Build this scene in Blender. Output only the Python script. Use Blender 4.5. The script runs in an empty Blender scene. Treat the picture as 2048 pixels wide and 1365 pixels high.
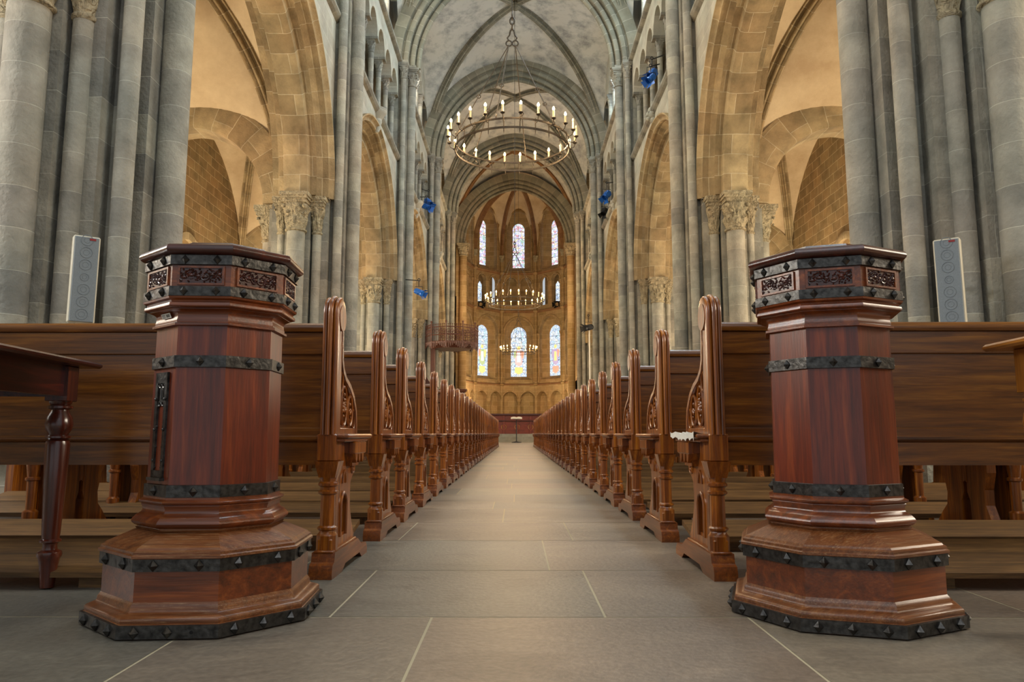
import bpy, math, random
from mathutils import Vector, Matrix

# ------------------------------------------------------------------ camera, world, light, exposure
SC = bpy.context.scene
PI = math.pi
random.seed(7)
CAM_H = 0.48
F_PX = 1480.0
cam_data = bpy.data.cameras.new('camera')
cam_data.sensor_width = 36.0
cam_data.lens = 36.0 * F_PX / 2048.0
cam_data.clip_start = 0.05
cam_data.clip_end = 300
cam = bpy.data.objects.new('camera', cam_data)
SC.collection.objects.link(cam)
cam.location = (0, 0, CAM_H)
cam.rotation_euler = (math.radians(90 + 7.12), 0, math.radians(0.27))
SC.camera = cam

SC.view_settings.view_transform = 'Standard'
SC.view_settings.look = 'None'
SC.view_settings.gamma = 1.0
SC.view_settings.use_curve_mapping = False
SC.view_settings.exposure = 0.45

W = bpy.data.worlds.new('world')
SC.world = W
W.use_nodes = True
bg = W.node_tree.nodes['Background']
bg.inputs[0].default_value = (0.88, 0.95, 1.0, 1)
bg.inputs[1].default_value = 0.42
SC.cycles.max_bounces = 7
SC.cycles.diffuse_bounces = 5
SC.cycles.glossy_bounces = 3
SC.cycles.sample_clamp_indirect = 6.0
SC.cycles.use_denoising = True


def area_light(name, loc, target, sx, sy, power, col, spread=180):
    l = bpy.data.lights.new(name, 'AREA')
    l.shape = 'RECTANGLE'
    l.size = sx
    l.size_y = sy
    l.energy = power
    l.color = col
    l.spread = math.radians(spread)
    o = bpy.data.objects.new(name, l)
    SC.collection.objects.link(o)
    o.location = loc
    d = Vector(target) - Vector(loc)
    o.rotation_euler = d.to_track_quat('-Z', 'Z').to_euler()
    return o


def point_light(name, loc, power, col, r=0.1):
    l = bpy.data.lights.new(name, 'POINT')
    l.energy = power
    l.color = col
    l.shadow_soft_size = r
    o = bpy.data.objects.new(name, l)
    SC.collection.objects.link(o)
    o.location = loc
    return o


COOL = (0.80, 0.93, 1.0)
WARM = (1.0, 0.66, 0.34)
WARM2 = (1.0, 0.74, 0.46)
BAY = 8.97
YF = 7.85
PIERS = [YF - BAY, YF, YF + BAY, YF + 2 * BAY, YF + 3 * BAY, YF + 4 * BAY]     # -1.1, 7.85, 16.8, 25.8, 34.8, 43.7
# daylight falling in through the clerestory windows of each bay
for k in range(5):
    yc = PIERS[k] + BAY / 2
    for s in (-1, 1):
        area_light('clerestory_daylight', (s * 4.82, yc, 15.7), (s * -0.9, yc, 10.0), 3.8, 2.8, (640, 660, 640, 260, 50)[k] * (1.35 if s > 0 else 0.95), (0.74, 0.90, 1.0) if s > 0 else (1.0, 0.91, 0.74))
# fill light added at the open west end, then daylight from the side windows
area_light('west_fill_light', (0, -5.5, 8.5), (0, 10, 3.0), 5.0, 7.0, 170, (0.95, 0.97, 1.0))
area_light('north_window_daylight', (-9.5, 3.0, 4.6), (-0.8, 2.2, 0.6), 2.4, 4.6, 420, (0.86, 0.94, 1.0))
area_light('south_window_daylight', (9.5, 3.0, 4.6), (0.9, 2.2, 0.6), 2.0, 4.2, 260, (1.0, 0.86, 0.66))
# warm lamps of the aisles, standing behind the piers
for k in range(5):
    yc = PIERS[k] + BAY / 2
    for s in (-1, 1):
        point_light('aisle_lamp', (s * 8.6, yc + 1.2, 3.4), 520 if k > 0 else 160, (1.0, 0.80, 0.55), 0.35)
        area_light('aisle_window_daylight', (s * 9.6, yc, 4.3), (s * 4.0, yc, 3.4), 1.2, 2.6, 110, (1.0, 0.93, 0.82))
# warm lamps of the choir and apse
for s in (-1, 1):
    point_light('choir_lamp', (0.25 + s * 2.9, 47.0, 9.6), 150, (1.0, .76, .5), 0.25)
    point_light('apse_lamp', (0.25 + s * 2.5, 51.0, 3.2), 210, WARM2, 0.25)
point_light('vault_fill_light', (0.1, 41.0, 10.5), 520, WARM, 0.3)  # added fill to warm the far vault; no lamp hangs here

# ------------------------------------------------------------------ materials
def lin(h):
    h = h.lstrip('#')
    r = []
    for i in (0, 2, 4):
        c = int(h[i:i + 2], 16) / 255.0
        r.append(c / 12.92 if c <= 0.04045 else ((c + 0.055) / 1.055) ** 2.4)
    return (r[0], r[1], r[2], 1)


def new_mat(name):
    m = bpy.data.materials.new(name)
    m.use_nodes = True
    nt = m.node_tree
    b = nt.nodes['Principled BSDF']
    return m, nt, b, nt.nodes, nt.links


def ramp(N, stops):
    r = N.new('ShaderNodeValToRGB')
    e = r.color_ramp.elements
    e[0].position, e[0].color = stops[0]
    e[1].position, e[1].color = stops[-1]
    for p, c in stops[1:-1]:
        x = e.new(p)
        x.color = c
    return r


def mixrgb(N, L, mode, fac, a, b):
    m = N.new('ShaderNodeMix')
    m.data_type = 'RGBA'
    m.blend_type = mode
    if hasattr(fac, 'links') or hasattr(fac, 'is_linked'):
        L.new(fac, m.inputs[0])
    else:
        m.inputs[0].default_value = fac
    for k, v in ((6, a), (7, b)):
        if hasattr(v, 'is_linked'):
            L.new(v, m.inputs[k])
        else:
            m.inputs[k].default_value = v
    return m.outputs[2]


def stone(name, c1, c2, mortar, bw=0.7, bh=0.36, mort=0.008, rough=0.85, bump=0.25, vary=0.5, streak=0.0, offset=0.5, nscale=2.2):
    """coursed ashlar; UV are metres, u along the course, v across the courses"""
    m, nt, b, N, L = new_mat(name)
    uv = N.new('ShaderNodeUVMap')
    br = N.new('ShaderNodeTexBrick')
    br.offset = offset
    br.inputs['Color1'].default_value = lin(c1)
    br.inputs['Color2'].default_value = lin(c2)
    br.inputs['Mortar'].default_value = lin(mortar)
    br.inputs['Scale'].default_value = 1.0
    br.inputs['Mortar Size'].default_value = mort
    br.inputs['Mortar Smooth'].default_value = 0.3
    br.inputs['Brick Width'].default_value = bw
    br.inputs['Row Height'].default_value = bh
    br.inputs['Bias'].default_value = 0.0
    # wobble the joints slightly
    geo = N.new('ShaderNodeNewGeometry')
    n0 = N.new('ShaderNodeTexNoise')
    n0.inputs['Scale'].default_value = 1.3
    L.new(geo.outputs['Position'], n0.inputs['Vector'])
    sub = N.new('ShaderNodeVectorMath'); sub.operation = 'SUBTRACT'
    L.new(n0.outputs['Color'], sub.inputs[0]); sub.inputs[1].default_value = (0.5, 0.5, 0.5)
    sc = N.new('ShaderNodeVectorMath'); sc.operation = 'SCALE'
    L.new(sub.outputs[0], sc.inputs[0]); sc.inputs['Scale'].default_value = 0.05
    ad = N.new('ShaderNodeVectorMath'); ad.operation = 'ADD'
    L.new(uv.outputs[0], ad.inputs[0]); L.new(sc.outputs[0], ad.inputs[1])
    L.new(ad.outputs[0], br.inputs['Vector'])
    n1 = N.new('ShaderNodeTexNoise')
    n1.inputs['Scale'].default_value = nscale
    n1.inputs['Detail'].default_value = 7
    n1.inputs['Roughness'].default_value = 0.62
    L.new(geo.outputs['Position'], n1.inputs['Vector'])
    r1 = ramp(N, [(0.28, (1 - vary, 1 - vary, 1 - vary, 1)), (0.72, (1 + vary * 0.3, 1 + vary * 0.3, 1 + vary * 0.3, 1))])
    L.new(n1.outputs['Fac'], r1.inputs[0])
    col = mixrgb(N, L, 'MULTIPLY', 1.0, br.outputs['Color'], r1.outputs[0])
    # tint drift
    n3 = N.new('ShaderNodeTexNoise'); n3.inputs['Scale'].default_value = 0.7; n3.inputs['Detail'].default_value = 3
    L.new(geo.outputs['Position'], n3.inputs['Vector'])
    r3 = ramp(N, [(0.35, (1.0, 0.96, 0.93, 1)), (0.65, (0.93, 0.99, 1.0, 1))])
    L.new(n3.outputs['Fac'], r3.inputs[0])
    col = mixrgb(N, L, 'MULTIPLY', 1.0, col, r3.outputs[0])
    L.new(col, b.inputs['Base Color'])
    b.inputs['Roughness'].default_value = rough
    b.inputs['Specular IOR Level'].default_value = 0.25
    n2 = N.new('ShaderNodeTexNoise')
    n2.inputs['Scale'].default_value = 26
    n2.inputs['Detail'].default_value = 5
    L.new(geo.outputs['Position'], n2.inputs['Vector'])
    h = N.new('ShaderNodeMath'); h.operation = 'MULTIPLY_ADD'
    L.new(br.outputs['Fac'], h.inputs[0]); h.inputs[1].default_value = -0.8
    L.new(n2.outputs['Fac'], h.inputs[2])
    bp = N.new('ShaderNodeBump')
    bp.inputs['Strength'].default_value = bump
    bp.inputs['Distance'].default_value = 0.02
    L.new(h.outputs[0], bp.inputs['Height'])
    L.new(bp.outputs[0], b.inputs['Normal'])
    return m


def plaster(name, c1, c2, scale=0.8, lo=0.35, hi=0.65, bump=0.1):
    m, nt, b, N, L = new_mat(name)
    geo = N.new('ShaderNodeNewGeometry')
    n = N.new('ShaderNodeTexNoise')
    n.inputs['Scale'].default_value = scale
    n.inputs['Detail'].default_value = 9
    n.inputs['Roughness'].default_value = 0.66
    L.new(geo.outputs['Position'], n.inputs['Vector'])
    r = ramp(N, [(lo, lin(c2)), (hi, lin(c1))])
    L.new(n.outputs['Fac'], r.inputs[0])
    L.new(r.outputs[0], b.inputs['Base Color'])
    b.inputs['Roughness'].default_value = 0.9
    b.inputs['Specular IOR Level'].default_value = 0.15
    n2 = N.new('ShaderNodeTexNoise'); n2.inputs['Scale'].default_value = 14; n2.inputs['Detail'].default_value = 5
    L.new(geo.outputs['Position'], n2.inputs['Vector'])
    bp = N.new('ShaderNodeBump'); bp.inputs['Strength'].default_value = bump; bp.inputs['Distance'].default_value = 0.02
    L.new(n2.outputs['Fac'], bp.inputs['Height']); L.new(bp.outputs[0], b.inputs['Normal'])
    return m


def wood(name, dark, mid, light, axis='Z', rough=0.35, coat=0.3, grain=1.0, wear=0.0, wearcol='#a08a6e', scale=1.0):
    m, nt, b, N, L = new_mat(name)
    tc = N.new('ShaderNodeTexCoord')
    oi = N.new('ShaderNodeObjectInfo')
    mp = N.new('ShaderNodeMapping')
    s = {'X': (1.5, 26, 26), 'Y': (26, 1.5, 26), 'Z': (26, 26, 1.5)}[axis]
    mp.inputs['Scale'].default_value = tuple(v * scale for v in s)
    L.new(tc.outputs['Object'], mp.inputs['Vector'])
    off = N.new('ShaderNodeVectorMath'); off.operation = 'SCALE'
    off.inputs[0].default_value = (7.1, 3.3, 5.7)
    L.new(oi.outputs['Random'], off.inputs['Scale'])
    L.new(off.outputs[0], mp.inputs['Location'])
    n = N.new('ShaderNodeTexNoise')
    n.inputs['Scale'].default_value = 1.6
    n.inputs['Detail'].default_value = 8
    n.inputs['Roughness'].default_value = 0.6
    n.inputs['Distortion'].default_value = 0.7
    L.new(mp.outputs[0], n.inputs['Vector'])
    r = ramp(N, [(0.22, lin(dark)), (0.52, lin(mid)), (0.82, lin(light))])
    L.new(n.outputs['Fac'], r.inputs[0])
    # fine pores
    mp2 = N.new('ShaderNodeMapping')
    mp2.inputs['Scale'].default_value = tuple(v * 9 * scale for v in s)
    L.new(tc.outputs['Object'], mp2.inputs['Vector'])
    n2 = N.new('ShaderNodeTexNoise'); n2.inputs['Scale'].default_value = 1.0; n2.inputs['Detail'].default_value = 3
    L.new(mp2.outputs[0], n2.inputs['Vector'])
    r2 = ramp(N, [(0.35, (0.62, 0.6, 0.58, 1)), (0.6, (1.06, 1.06, 1.06, 1))])
    L.new(n2.outputs['Fac'], r2.inputs[0])
    col = mixrgb(N, L, 'MULTIPLY', 0.55 * grain, r.outputs[0], r2.outputs[0])
    # slow plank-scale drift
    n4 = N.new('ShaderNodeTexNoise'); n4.inputs['Scale'].default_value = 2.3; n4.inputs['Detail'].default_value = 3
    L.new(tc.outputs['Object'], n4.inputs['Vector'])
    r4 = ramp(N, [(0.3, (0.72, 0.7, 0.68, 1)), (0.7, (1.15, 1.12, 1.1, 1))])
    L.new(n4.outputs['Fac'], r4.inputs[0])
    col = mixrgb(N, L, 'MULTIPLY', 0.6, col, r4.outputs[0])
    if wear > 0:
        n3 = N.new('ShaderNodeTexNoise'); n3.inputs['Scale'].default_value = 9; n3.inputs['Detail'].default_value = 9; n3.inputs['Roughness'].default_value = 0.85
        L.new(mp.outputs[0], n3.inputs['Vector'])
        r3 = ramp(N, [(0.52, (0, 0, 0, 1)), (0.62, (wear, wear, wear, 1))])
        L.new(n3.outputs['Fac'], r3.inputs[0])
        col = mixrgb(N, L, 'MIX', r3.outputs[0], col, lin(wearcol))
    L.new(col, b.inputs['Base Color'])
    b.inputs['Roughness'].default_value = rough
    b.inputs['Coat Weight'].default_value = coat
    b.inputs['Coat Roughness'].default_value = 0.28
    bp = N.new('ShaderNodeBump'); bp.inputs['Strength'].default_value = 0.12; bp.inputs['Distance'].default_value = 0.004
    L.new(n2.outputs['Fac'], bp.inputs['Height']); L.new(bp.outputs[0], b.inputs['Normal'])
    return m


def simple(name, col, rough=0.5, metal=0.0, noise=0.0, nscale=40, bump=0.0):
    m, nt, b, N, L = new_mat(name)
    b.inputs['Base Color'].default_value = lin(col)
    b.inputs['Roughness'].default_value = rough
    b.inputs['Metallic'].default_value = metal
    tc = N.new('ShaderNodeTexCoord')
    n = N.new('ShaderNodeTexNoise'); n.inputs['Scale'].default_value = nscale; n.inputs['Detail'].default_value = 6
    L.new(tc.outputs['Object'], n.inputs['Vector'])
    r = ramp(N, [(0.3, (1 - noise, 1 - noise, 1 - noise, 1)), (0.7, (1 + noise * 0.5, 1 + noise * 0.5, 1 + noise * 0.5, 1))])
    L.new(n.outputs['Fac'], r.inputs[0])
    c = mixrgb(N, L, 'MULTIPLY', 1.0, lin(col), r.outputs[0])
    L.new(c, b.inputs['Base Color'])
    if bump:
        bp = N.new('ShaderNodeBump'); bp.inputs['Strength'].default_value = bump; bp.inputs['Distance'].default_value = 0.003
        L.new(n.outputs['Fac'], bp.inputs['Height']); L.new(bp.outputs[0], b.inputs['Normal'])
    return m


def emit(name, col, strength):
    m, nt, b, N, L = new_mat(name)
    b.inputs['Base Color'].default_value = (0.8, 0.8, 0.8, 1)
    b.inputs['Emission Color'].default_value = lin(col)
    b.inputs['Emission Strength'].default_value = strength
    return m


def stained(name, cells, base, sat, strength, colors):
    """daylight coming through leaded coloured glass"""
    m, nt, b, N, L = new_mat(name)
    uv = N.new('ShaderNodeUVMap')
    v = N.new('ShaderNodeTexVoronoi'); v.inputs['Scale'].default_value = cells
    L.new(uv.outputs[0], v.inputs['Vector'])
    sep = N.new('ShaderNodeSeparateColor'); L.new(v.outputs['Color'], sep.inputs[0])
    st = []
    k = len(colors)
    for i, c in enumerate(colors):
        st.append((i / k, lin(c)))
    r = ramp(N, [(st[0][0], st[0][1])] + st[1:-1] + [st[-1]])
    r.color_ramp.interpolation = 'CONSTANT'
    L.new(sep.outputs[0], r.inputs[0])
    col = mixrgb(N, L, 'MIX', sat, lin(base), r.outputs[0])
    v2 = N.new('ShaderNodeTexVoronoi'); v2.feature = 'DISTANCE_TO_EDGE'; v2.inputs['Scale'].default_value = cells
    L.new(uv.outputs[0], v2.inputs['Vector'])
    r2 = ramp(N, [(0.02, (0.25, 0.25, 0.3, 1)), (0.07, (1, 1, 1, 1))])
    L.new(v2.outputs['Distance'], r2.inputs[0])
    col = mixrgb(N, L, 'MULTIPLY', 1.0, col, r2.outputs[0])
    b.inputs['Base Color'].default_value = (0.02, 0.02, 0.02, 1)
    L.new(col, b.inputs['Emission Color'])
    b.inputs['Emission Strength'].default_value = strength
    return m


M = {}
M['shaft'] = stone('grey_drum_stone', '#aba697', '#8d8a82', '#c2beb0', bw=40, bh=0.41, mort=0.004, bump=0.6, vary=0.45, offset=0.37)
M['core'] = stone('grey_pier_stone', '#a39e8f', '#827f77', '#bab6a8', bw=1.7, bh=0.43, mort=0.004, bump=0.6, vary=0.5)
M['carved'] = stone('carved_capital_stone', '#b5a78a', '#a59778', '#b5a78a', bw=9, bh=9, mort=0.0, bump=0.5, vary=0.55, nscale=9)
for _n in M['carved'].node_tree.nodes:
    if _n.type == 'BUMP':
        _n.inputs['Strength'].default_value = 1.0; _n.inputs['Distance'].default_value = 0.07
    if _n.type == 'TEX_NOISE' and abs(_n.inputs['Scale'].default_value - 26) < .1:
        _n.inputs['Scale'].default_value = 11.0; _n.inputs['Detail'].default_value = 2.5; _n.inputs['Distortion'].default_value = 1.5
M['nave_wall'] = stone('pale_nave_ashlar', '#b4b0a3', '#a5a193', '#c6c2b4', bw=0.72, bh=0.33, mort=0.006, bump=0.35, vary=0.28)
M['arch'] = stone('ochre_arch_stone', '#b8a27c', '#947f5e', '#cdbd9e', bw=0.75, bh=0.42, mort=0.007, bump=0.7, vary=0.5)
M['aisle_wall'] = stone('brown_aisle_ashlar', '#a1855c', '#86704e', '#c2ad88', bw=0.6, bh=0.3, mort=0.01, bump=0.5, vary=0.4)
M['apse'] = stone('honey_apse_stone', '#a98d65', '#94794f', '#c0a780', bw=0.8, bh=0.36, mort=0.008, bump=0.3, vary=0.3)
M['rib'] = stone('grey_rib_stone', '#8f8a79', '#767264', '#aea797', bw=1.4, bh=0.38, mort=0.007, bump=0.25, vary=0.28)
M['rib_red'] = stone('brown_apse_rib_stone', '#94704c', '#7b593c', '#ab8863', bw=1.4, bh=0.45, mort=0.005, bump=0.2, vary=0.25)
M['web'] = plaster('mottled_grey_vault_plaster', '#bcbcb4', '#7f8180', scale=1.5, lo=0.30, hi=0.54)
M['web_aisle'] = plaster('cream_aisle_vault_plaster', '#d6c3a0', '#b8a180', scale=0.8)
M['slab'] = None
M['iron'] = simple('blackened_iron', '#4d4b48', 0.36, 0.8, 0.6, 70, 0.5)
M['iron2'] = simple('wrought_iron', '#4a433a', 0.5, 0.6, 0.3, 40, 0.2)
M['walnut_z'] = wood('red_walnut_vertical', '#35130a', '#70290f', '#9e4818', 'Z', 0.3, 0.3, wear=0.05, wearcol='#9a6a48')
M['walnut_x'] = wood('red_walnut_level', '#3d1a08', '#783812', '#a85a22', 'X', 0.3, 0.4, wear=0.12, wearcol='#9c7a58')
M['walnut_dark'] = wood('dark_carved_walnut', '#200b06', '#43190d', '#6a2c16', 'X', 0.28, 0.5)
M['worn'] = wood('worn_walnut_top', '#47230d', '#7c4620', '#a26a3a', 'X', 0.4, 0.15, wear=0.62, wearcol='#b08c64')
M['pew_z'] = wood('brown_oak_pew_upright', '#40200a', '#8a480e', '#cf8220', 'Z', 0.27, 0.45, wear=0.1, wearcol='#b98a55')
M['pew_x'] = wood('brown_oak_pew_board', '#3a1e05', '#774512', '#a86c22', 'X', 0.3, 0.4)
M['pew_y'] = wood('brown_oak_pew_foot', '#40200a', '#804110', '#b87020', 'Y', 0.3, 0.35, wear=0.25, wearcol='#8f7152')
M['plank'] = wood('worn_oak_footboard', '#402b12', '#6f4f27', '#997340', 'X', 0.6, 0.0, grain=1.4, wear=0.3, wearcol='#6b5231')
M['mahogany'] = wood('dark_mahogany_table', '#1c0805', '#41130b', '#6a2413', 'Y', 0.25, 0.6)
M['mahogany_z'] = wood('dark_mahogany_leg', '#240c06', '#54200f', '#7d3a1c', 'Z', 0.22, 0.6)
M['honey'] = wood('honey_oak_table', '#6b3c10', '#a0641f', '#c98a3a', 'Z', 0.3, 0.5)
M['honey_top'] = wood('honey_oak_table_top', '#6b3c10', '#a0641f', '#c98a3a', 'Y', 0.3, 0.5)
M['pulpit'] = wood('red_brown_pulpit_wood', '#35170d', '#5c3222', '#7d4c38', 'Z', 0.5, 0.1)
M['stall'] = wood('red_choir_panelling', '#3b1008', '#6b2412', '#96401f', 'X', 0.45, 0.2)
M['candle'] = simple('cream_candle_tube', '#e8d7a8', 0.5)
M['bulb'] = emit('glowing_bulb', '#ffd08a', 34.0)
M['bulb_off'] = simple('unlit_bulb_glass', '#cfc4a4', 0.15)
M['spk'] = simple('grey_speaker_cloth', '#7d868b', 0.7, 0.0, 0.2, 200, 0.1)
M['spk_cone'] = simple('speaker_cone_grey', '#6b747a', 0.6)
M['spk_body'] = simple('cream_speaker_case', '#bdb7a4', 0.5)
M['red'] = simple('red_badge', '#8a2320', 0.4)
M['white'] = simple('white_paper', '#dcd8cc', 0.6)
M['blue'] = simple('blue_lamp_housing', '#1f62b8', 0.35, 0.2)
M['black'] = simple('black_lamp_housing', '#17181b', 0.5, 0.2)
M['silver'] = simple('grey_metal_tube', '#9aa0a2', 0.35, 0.8)
M['clear'] = emit('daylit_clear_glass', '#e4f1ff', 2.2)
M['aisle_glass'] = emit('daylit_aisle_glass', '#ffe9c0', 1.2)
M['st_a'] = stained('patterned_coloured_glass', 7.0, '#e8f0ff', 0.55, 0.95, ['#ffffff', '#9fc2ff', '#e04848', '#ffffff', '#58b070', '#e8c860', '#c9b0ff', '#ffffff'])
M['st_b'] = stained('pale_leaded_glass', 6.0, '#d0e6ff', 0.4, 0.9, ['#ffffff', '#bcd6ff', '#ffe9a8', '#ffffff', '#bfe8d8', '#d8e4ff'])
for nm, c in (('g_red', '#d03c30'), ('g_green', '#1f9a55'), ('g_blue', '#2a3fb0'), ('g_yellow', '#f0c040'), ('g_pink', '#e88fa8'), ('g_white', '#ffffff'), ('g_teal', '#2f9a90')):
    M[nm] = emit('coloured_glass_' + nm[2:], c, 0.7)
M['mortar'] = simple('pale_floor_mortar', '#b5aa8e', 0.9)
M['hole'] = simple('dark_hole', '#0d0a08', 0.9)


def slab_material():
    m, nt, b, N, L = new_mat('sandstone_floor_slab')
    geo = N.new('ShaderNodeNewGeometry')
    at = N.new('ShaderNodeAttribute'); at.attribute_name = 'tone'
    r0 = ramp(N, [(0.0, lin('#6c6a61')), (0.4, lin('#7b7265')), (0.7, lin('#857566')), (1.0, lin('#8a8170'))])
    L.new(at.outputs['Fac'], r0.inputs[0])
    mp = N.new('ShaderNodeMapping'); mp.inputs['Scale'].default_value = (1.0, 2.0, 1)
    L.new(geo.outputs['Position'], mp.inputs['Vector'])
    n = N.new('ShaderNodeTexNoise'); n.inputs['Scale'].default_value = 1.8; n.inputs['Detail'].default_value = 9; n.inputs['Roughness'].default_value = 0.62; n.inputs['Distortion'].default_value = 1.6
    L.new(mp.outputs[0], n.inputs['Vector'])
    r = ramp(N, [(0.3, (0.56, 0.55, 0.56, 1)), (0.47, (0.98, 0.97, 0.96, 1)), (0.52, (0.86, 0.86, 0.86, 1)), (0.7, (1.22, 1.2, 1.16, 1))])
    L.new(n.outputs['Fac'], r.inputs[0])
    c = mixrgb(N, L, 'MULTIPLY', 0.9, r0.outputs[0], r.outputs[0])
    n2 = N.new('ShaderNodeTexNoise'); n2.inputs['Scale'].default_value = 60; n2.inputs['Detail'].default_value = 5
    L.new(geo.outputs['Position'], n2.inputs['Vector'])
    r2 = ramp(N, [(0.35, (0.78, 0.78, 0.78, 1)), (0.65, (1.1, 1.1, 1.1, 1))])
    L.new(n2.outputs['Fac'], r2.inputs[0])
    c = mixrgb(N, L, 'MULTIPLY', 0.8, c, r2.outputs[0])
    L.new(c, b.inputs['Base Color'])
    b.inputs['Roughness'].default_value = 0.42
    b.inputs['Specular IOR Level'].default_value = 0.5
    bp = N.new('ShaderNodeBump'); bp.inputs['Strength'].default_value = 0.25; bp.inputs['Distance'].default_value = 0.006
    L.new(n2.outputs['Fac'], bp.inputs['Height']); L.new(bp.outputs[0], b.inputs['Normal'])
    return m


M['slab'] = slab_material()

# ------------------------------------------------------------------ mesh helpers
COL = SC.collection


class MB:
    """collects faces; build() links them as ONE mesh object"""

    def __init__(self):
        self.v = []
        self.f = []
        self.uv = []      # per face: list of uv or None
        self.mi = []

    def face(self, idx, uv=None, mi=0):
        self.f.append(tuple(idx)); self.uv.append(uv); self.mi.append(mi)

    def add(self, verts):
        b = len(self.v)
        self.v.extend([tuple(p) for p in verts])
        return b

    def quad(self, a, b, c, d, uv=None, mi=0):
        i = self.add([a, b, c, d])
        self.face((i, i + 1, i + 2, i + 3), uv, mi)

    def box(self, x0, x1, y0, y1, z0, z1, mi=0, bev=0.0):
        if x0 > x1: x0, x1 = x1, x0
        if y0 > y1: y0, y1 = y1, y0
        if z0 > z1: z0, z1 = z1, z0
        if bev > 0:
            b = min(bev, (x1 - x0) / 2.1, (y1 - y0) / 2.1, (z1 - z0) / 2.1)
            rings = []
            for z, k in ((z0, b), (z0 + b, 0), (z1 - b, 0), (z1, b)):
                X0, X1, Y0, Y1 = x0 + k, x1 - k, y0 + k, y1 - k
                c = b * 0.6 if k == 0 else b * 0.3
                rings.append([(X0 + c, Y0, z), (X1 - c, Y0, z), (X1, Y0 + c, z), (X1, Y1 - c, z), (X1 - c, Y1, z), (X0 + c, Y1, z), (X0, Y1 - c, z), (X0, Y0 + c, z)])
            self.loft(rings, True, True, mi)
            return
        i = self.add([(x0, y0, z0), (x1, y0, z0), (x1, y1, z0), (x0, y1, z0), (x0, y0, z1), (x1, y0, z1), (x1, y1, z1), (x0, y1, z1)])
        for q in ((0, 3, 2, 1), (4, 5, 6, 7), (0, 1, 5, 4), (1, 2, 6, 5), (2, 3, 7, 6), (3, 0, 4, 7)):
            self.face([i + k for k in q], None, mi)

    def loft(self, rings, closed=True, caps=True, mi=0, uvf=None):
        n = len(rings[0])
        ids = []
        for r in rings:
            ids.append(self.add(r))
        m = n if closed else n - 1
        for a in range(len(rings) - 1):
            for k in range(m):
                k2 = (k + 1) % n
                uv = None
                if uvf:
                    uv = [uvf(a, k), uvf(a, k + 1), uvf(a + 1, k + 1), uvf(a + 1, k)]
                self.face((ids[a] + k, ids[a] + k2, ids[a + 1] + k2, ids[a + 1] + k), uv, mi)
        if caps and closed:
            self.face([ids[0] + k for k in range(n - 1, -1, -1)], None, mi)
            self.face([ids[-1] + k for k in range(n)], None, mi)

    def lathe(self, prof, c=(0, 0, 0), n=24, caps=True, mi=0, rot=0.0, sx=1.0, sy=1.0, arc=None):
        """prof: (r,z) list, bottom to top"""
        rings = []
        for r, z in prof:
            rings.append([(c[0] + sx * r * math.cos(rot + 2 * PI * k / n), c[1] + sy * r * math.sin(rot + 2 * PI * k / n), c[2] + z) for k in range(n)])
        r0 = max(p[0] for p in prof)
        ls = [0]
        for a, b in zip(prof, prof[1:]):
            ls.append(ls[-1] + math.hypot(a[0] - b[0], a[1] - b[1]))
        base = c[2] + prof[0][1]
        self.loft(rings, True, caps, mi, lambda a, k: (2 * PI * r0 * k / n, base + ls[a]))

    def prism(self, poly, z0, z1, mi=0, caps=True):
        """poly: (x,y) counter-clockwise"""
        ls = [0]
        n = len(poly)
        for k in range(n):
            a, b = poly[k], poly[(k + 1) % n]
            ls.append(ls[-1] + math.hypot(a[0] - b[0], a[1] - b[1]))
        self.loft([[(x, y, z0) for x, y in poly], [(x, y, z1) for x, y in poly]], True, caps, mi,
                  lambda a, k: (ls[k], z0 if a == 0 else z1))

    def slab(self, poly, plane, t0, t1, mi=0):
        """poly of (a,b) in plane 'YZ','XZ','XY' extruded between t0 and t1 along the third axis"""
        def P(a, b, t):
            return {'YZ': (t, a, b), 'XZ': (a, t, b), 'XY': (a, b, t)}[plane]
        self.loft([[P(a, b, t0) for a, b in poly], [P(a, b, t1) for a, b in poly]], True, True, mi)

    def sweep(self, path, nrm_axis, prof, closed_prof=True, caps=True, mi=0, closed_path=False, uv=True):
        """path: planar 3D points; nrm_axis: unit vector perpendicular to the plane of the path.
        prof: (r,t): r along the in-plane outward normal (left of travel x axis), t along nrm_axis"""
        ax = Vector(nrm_axis).normalized()
        P = [Vector(p) for p in path]
        n = len(P)
        rings = []
        L = [0.0]
        for i in range(1, n):
            L.append(L[-1] + (P[i] - P[i - 1]).length)
        for i in range(n):
            if closed_path:
                d0 = (P[i] - P[i - 1]).normalized(); d1 = (P[(i + 1) % n] - P[i]).normalized()
            else:
                d0 = (P[i] - P[i - 1]).normalized() if i > 0 else (P[1] - P[0]).normalized()
                d1 = (P[i + 1] - P[i]).normalized() if i < n - 1 else d0
            n0 = d0.cross(ax); n1 = d1.cross(ax)
            nn = (n0 + n1)
            if nn.length < 1e-6: nn = n0
            nn.normalize()
            k = 1.0 / max(0.35, nn.dot(n0))
            rings.append([tuple(P[i] + nn * (r * k) + ax * t) for r, t in prof])
        if closed_path:
            rings.append(rings[0])
            L.append(L[-1] + (P[0] - P[-1]).length)
        pl = [0.0]
        m = len(prof)
        for k in range(m):
            a, b = prof[k], prof[(k + 1) % m]
            pl.append(pl[-1] + math.hypot(a[0] - b[0], a[1] - b[1]))
        self.loft(rings, closed_prof, caps and closed_prof and not closed_path, mi, (lambda a, k: (pl[k], L[a])) if uv else None)

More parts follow.
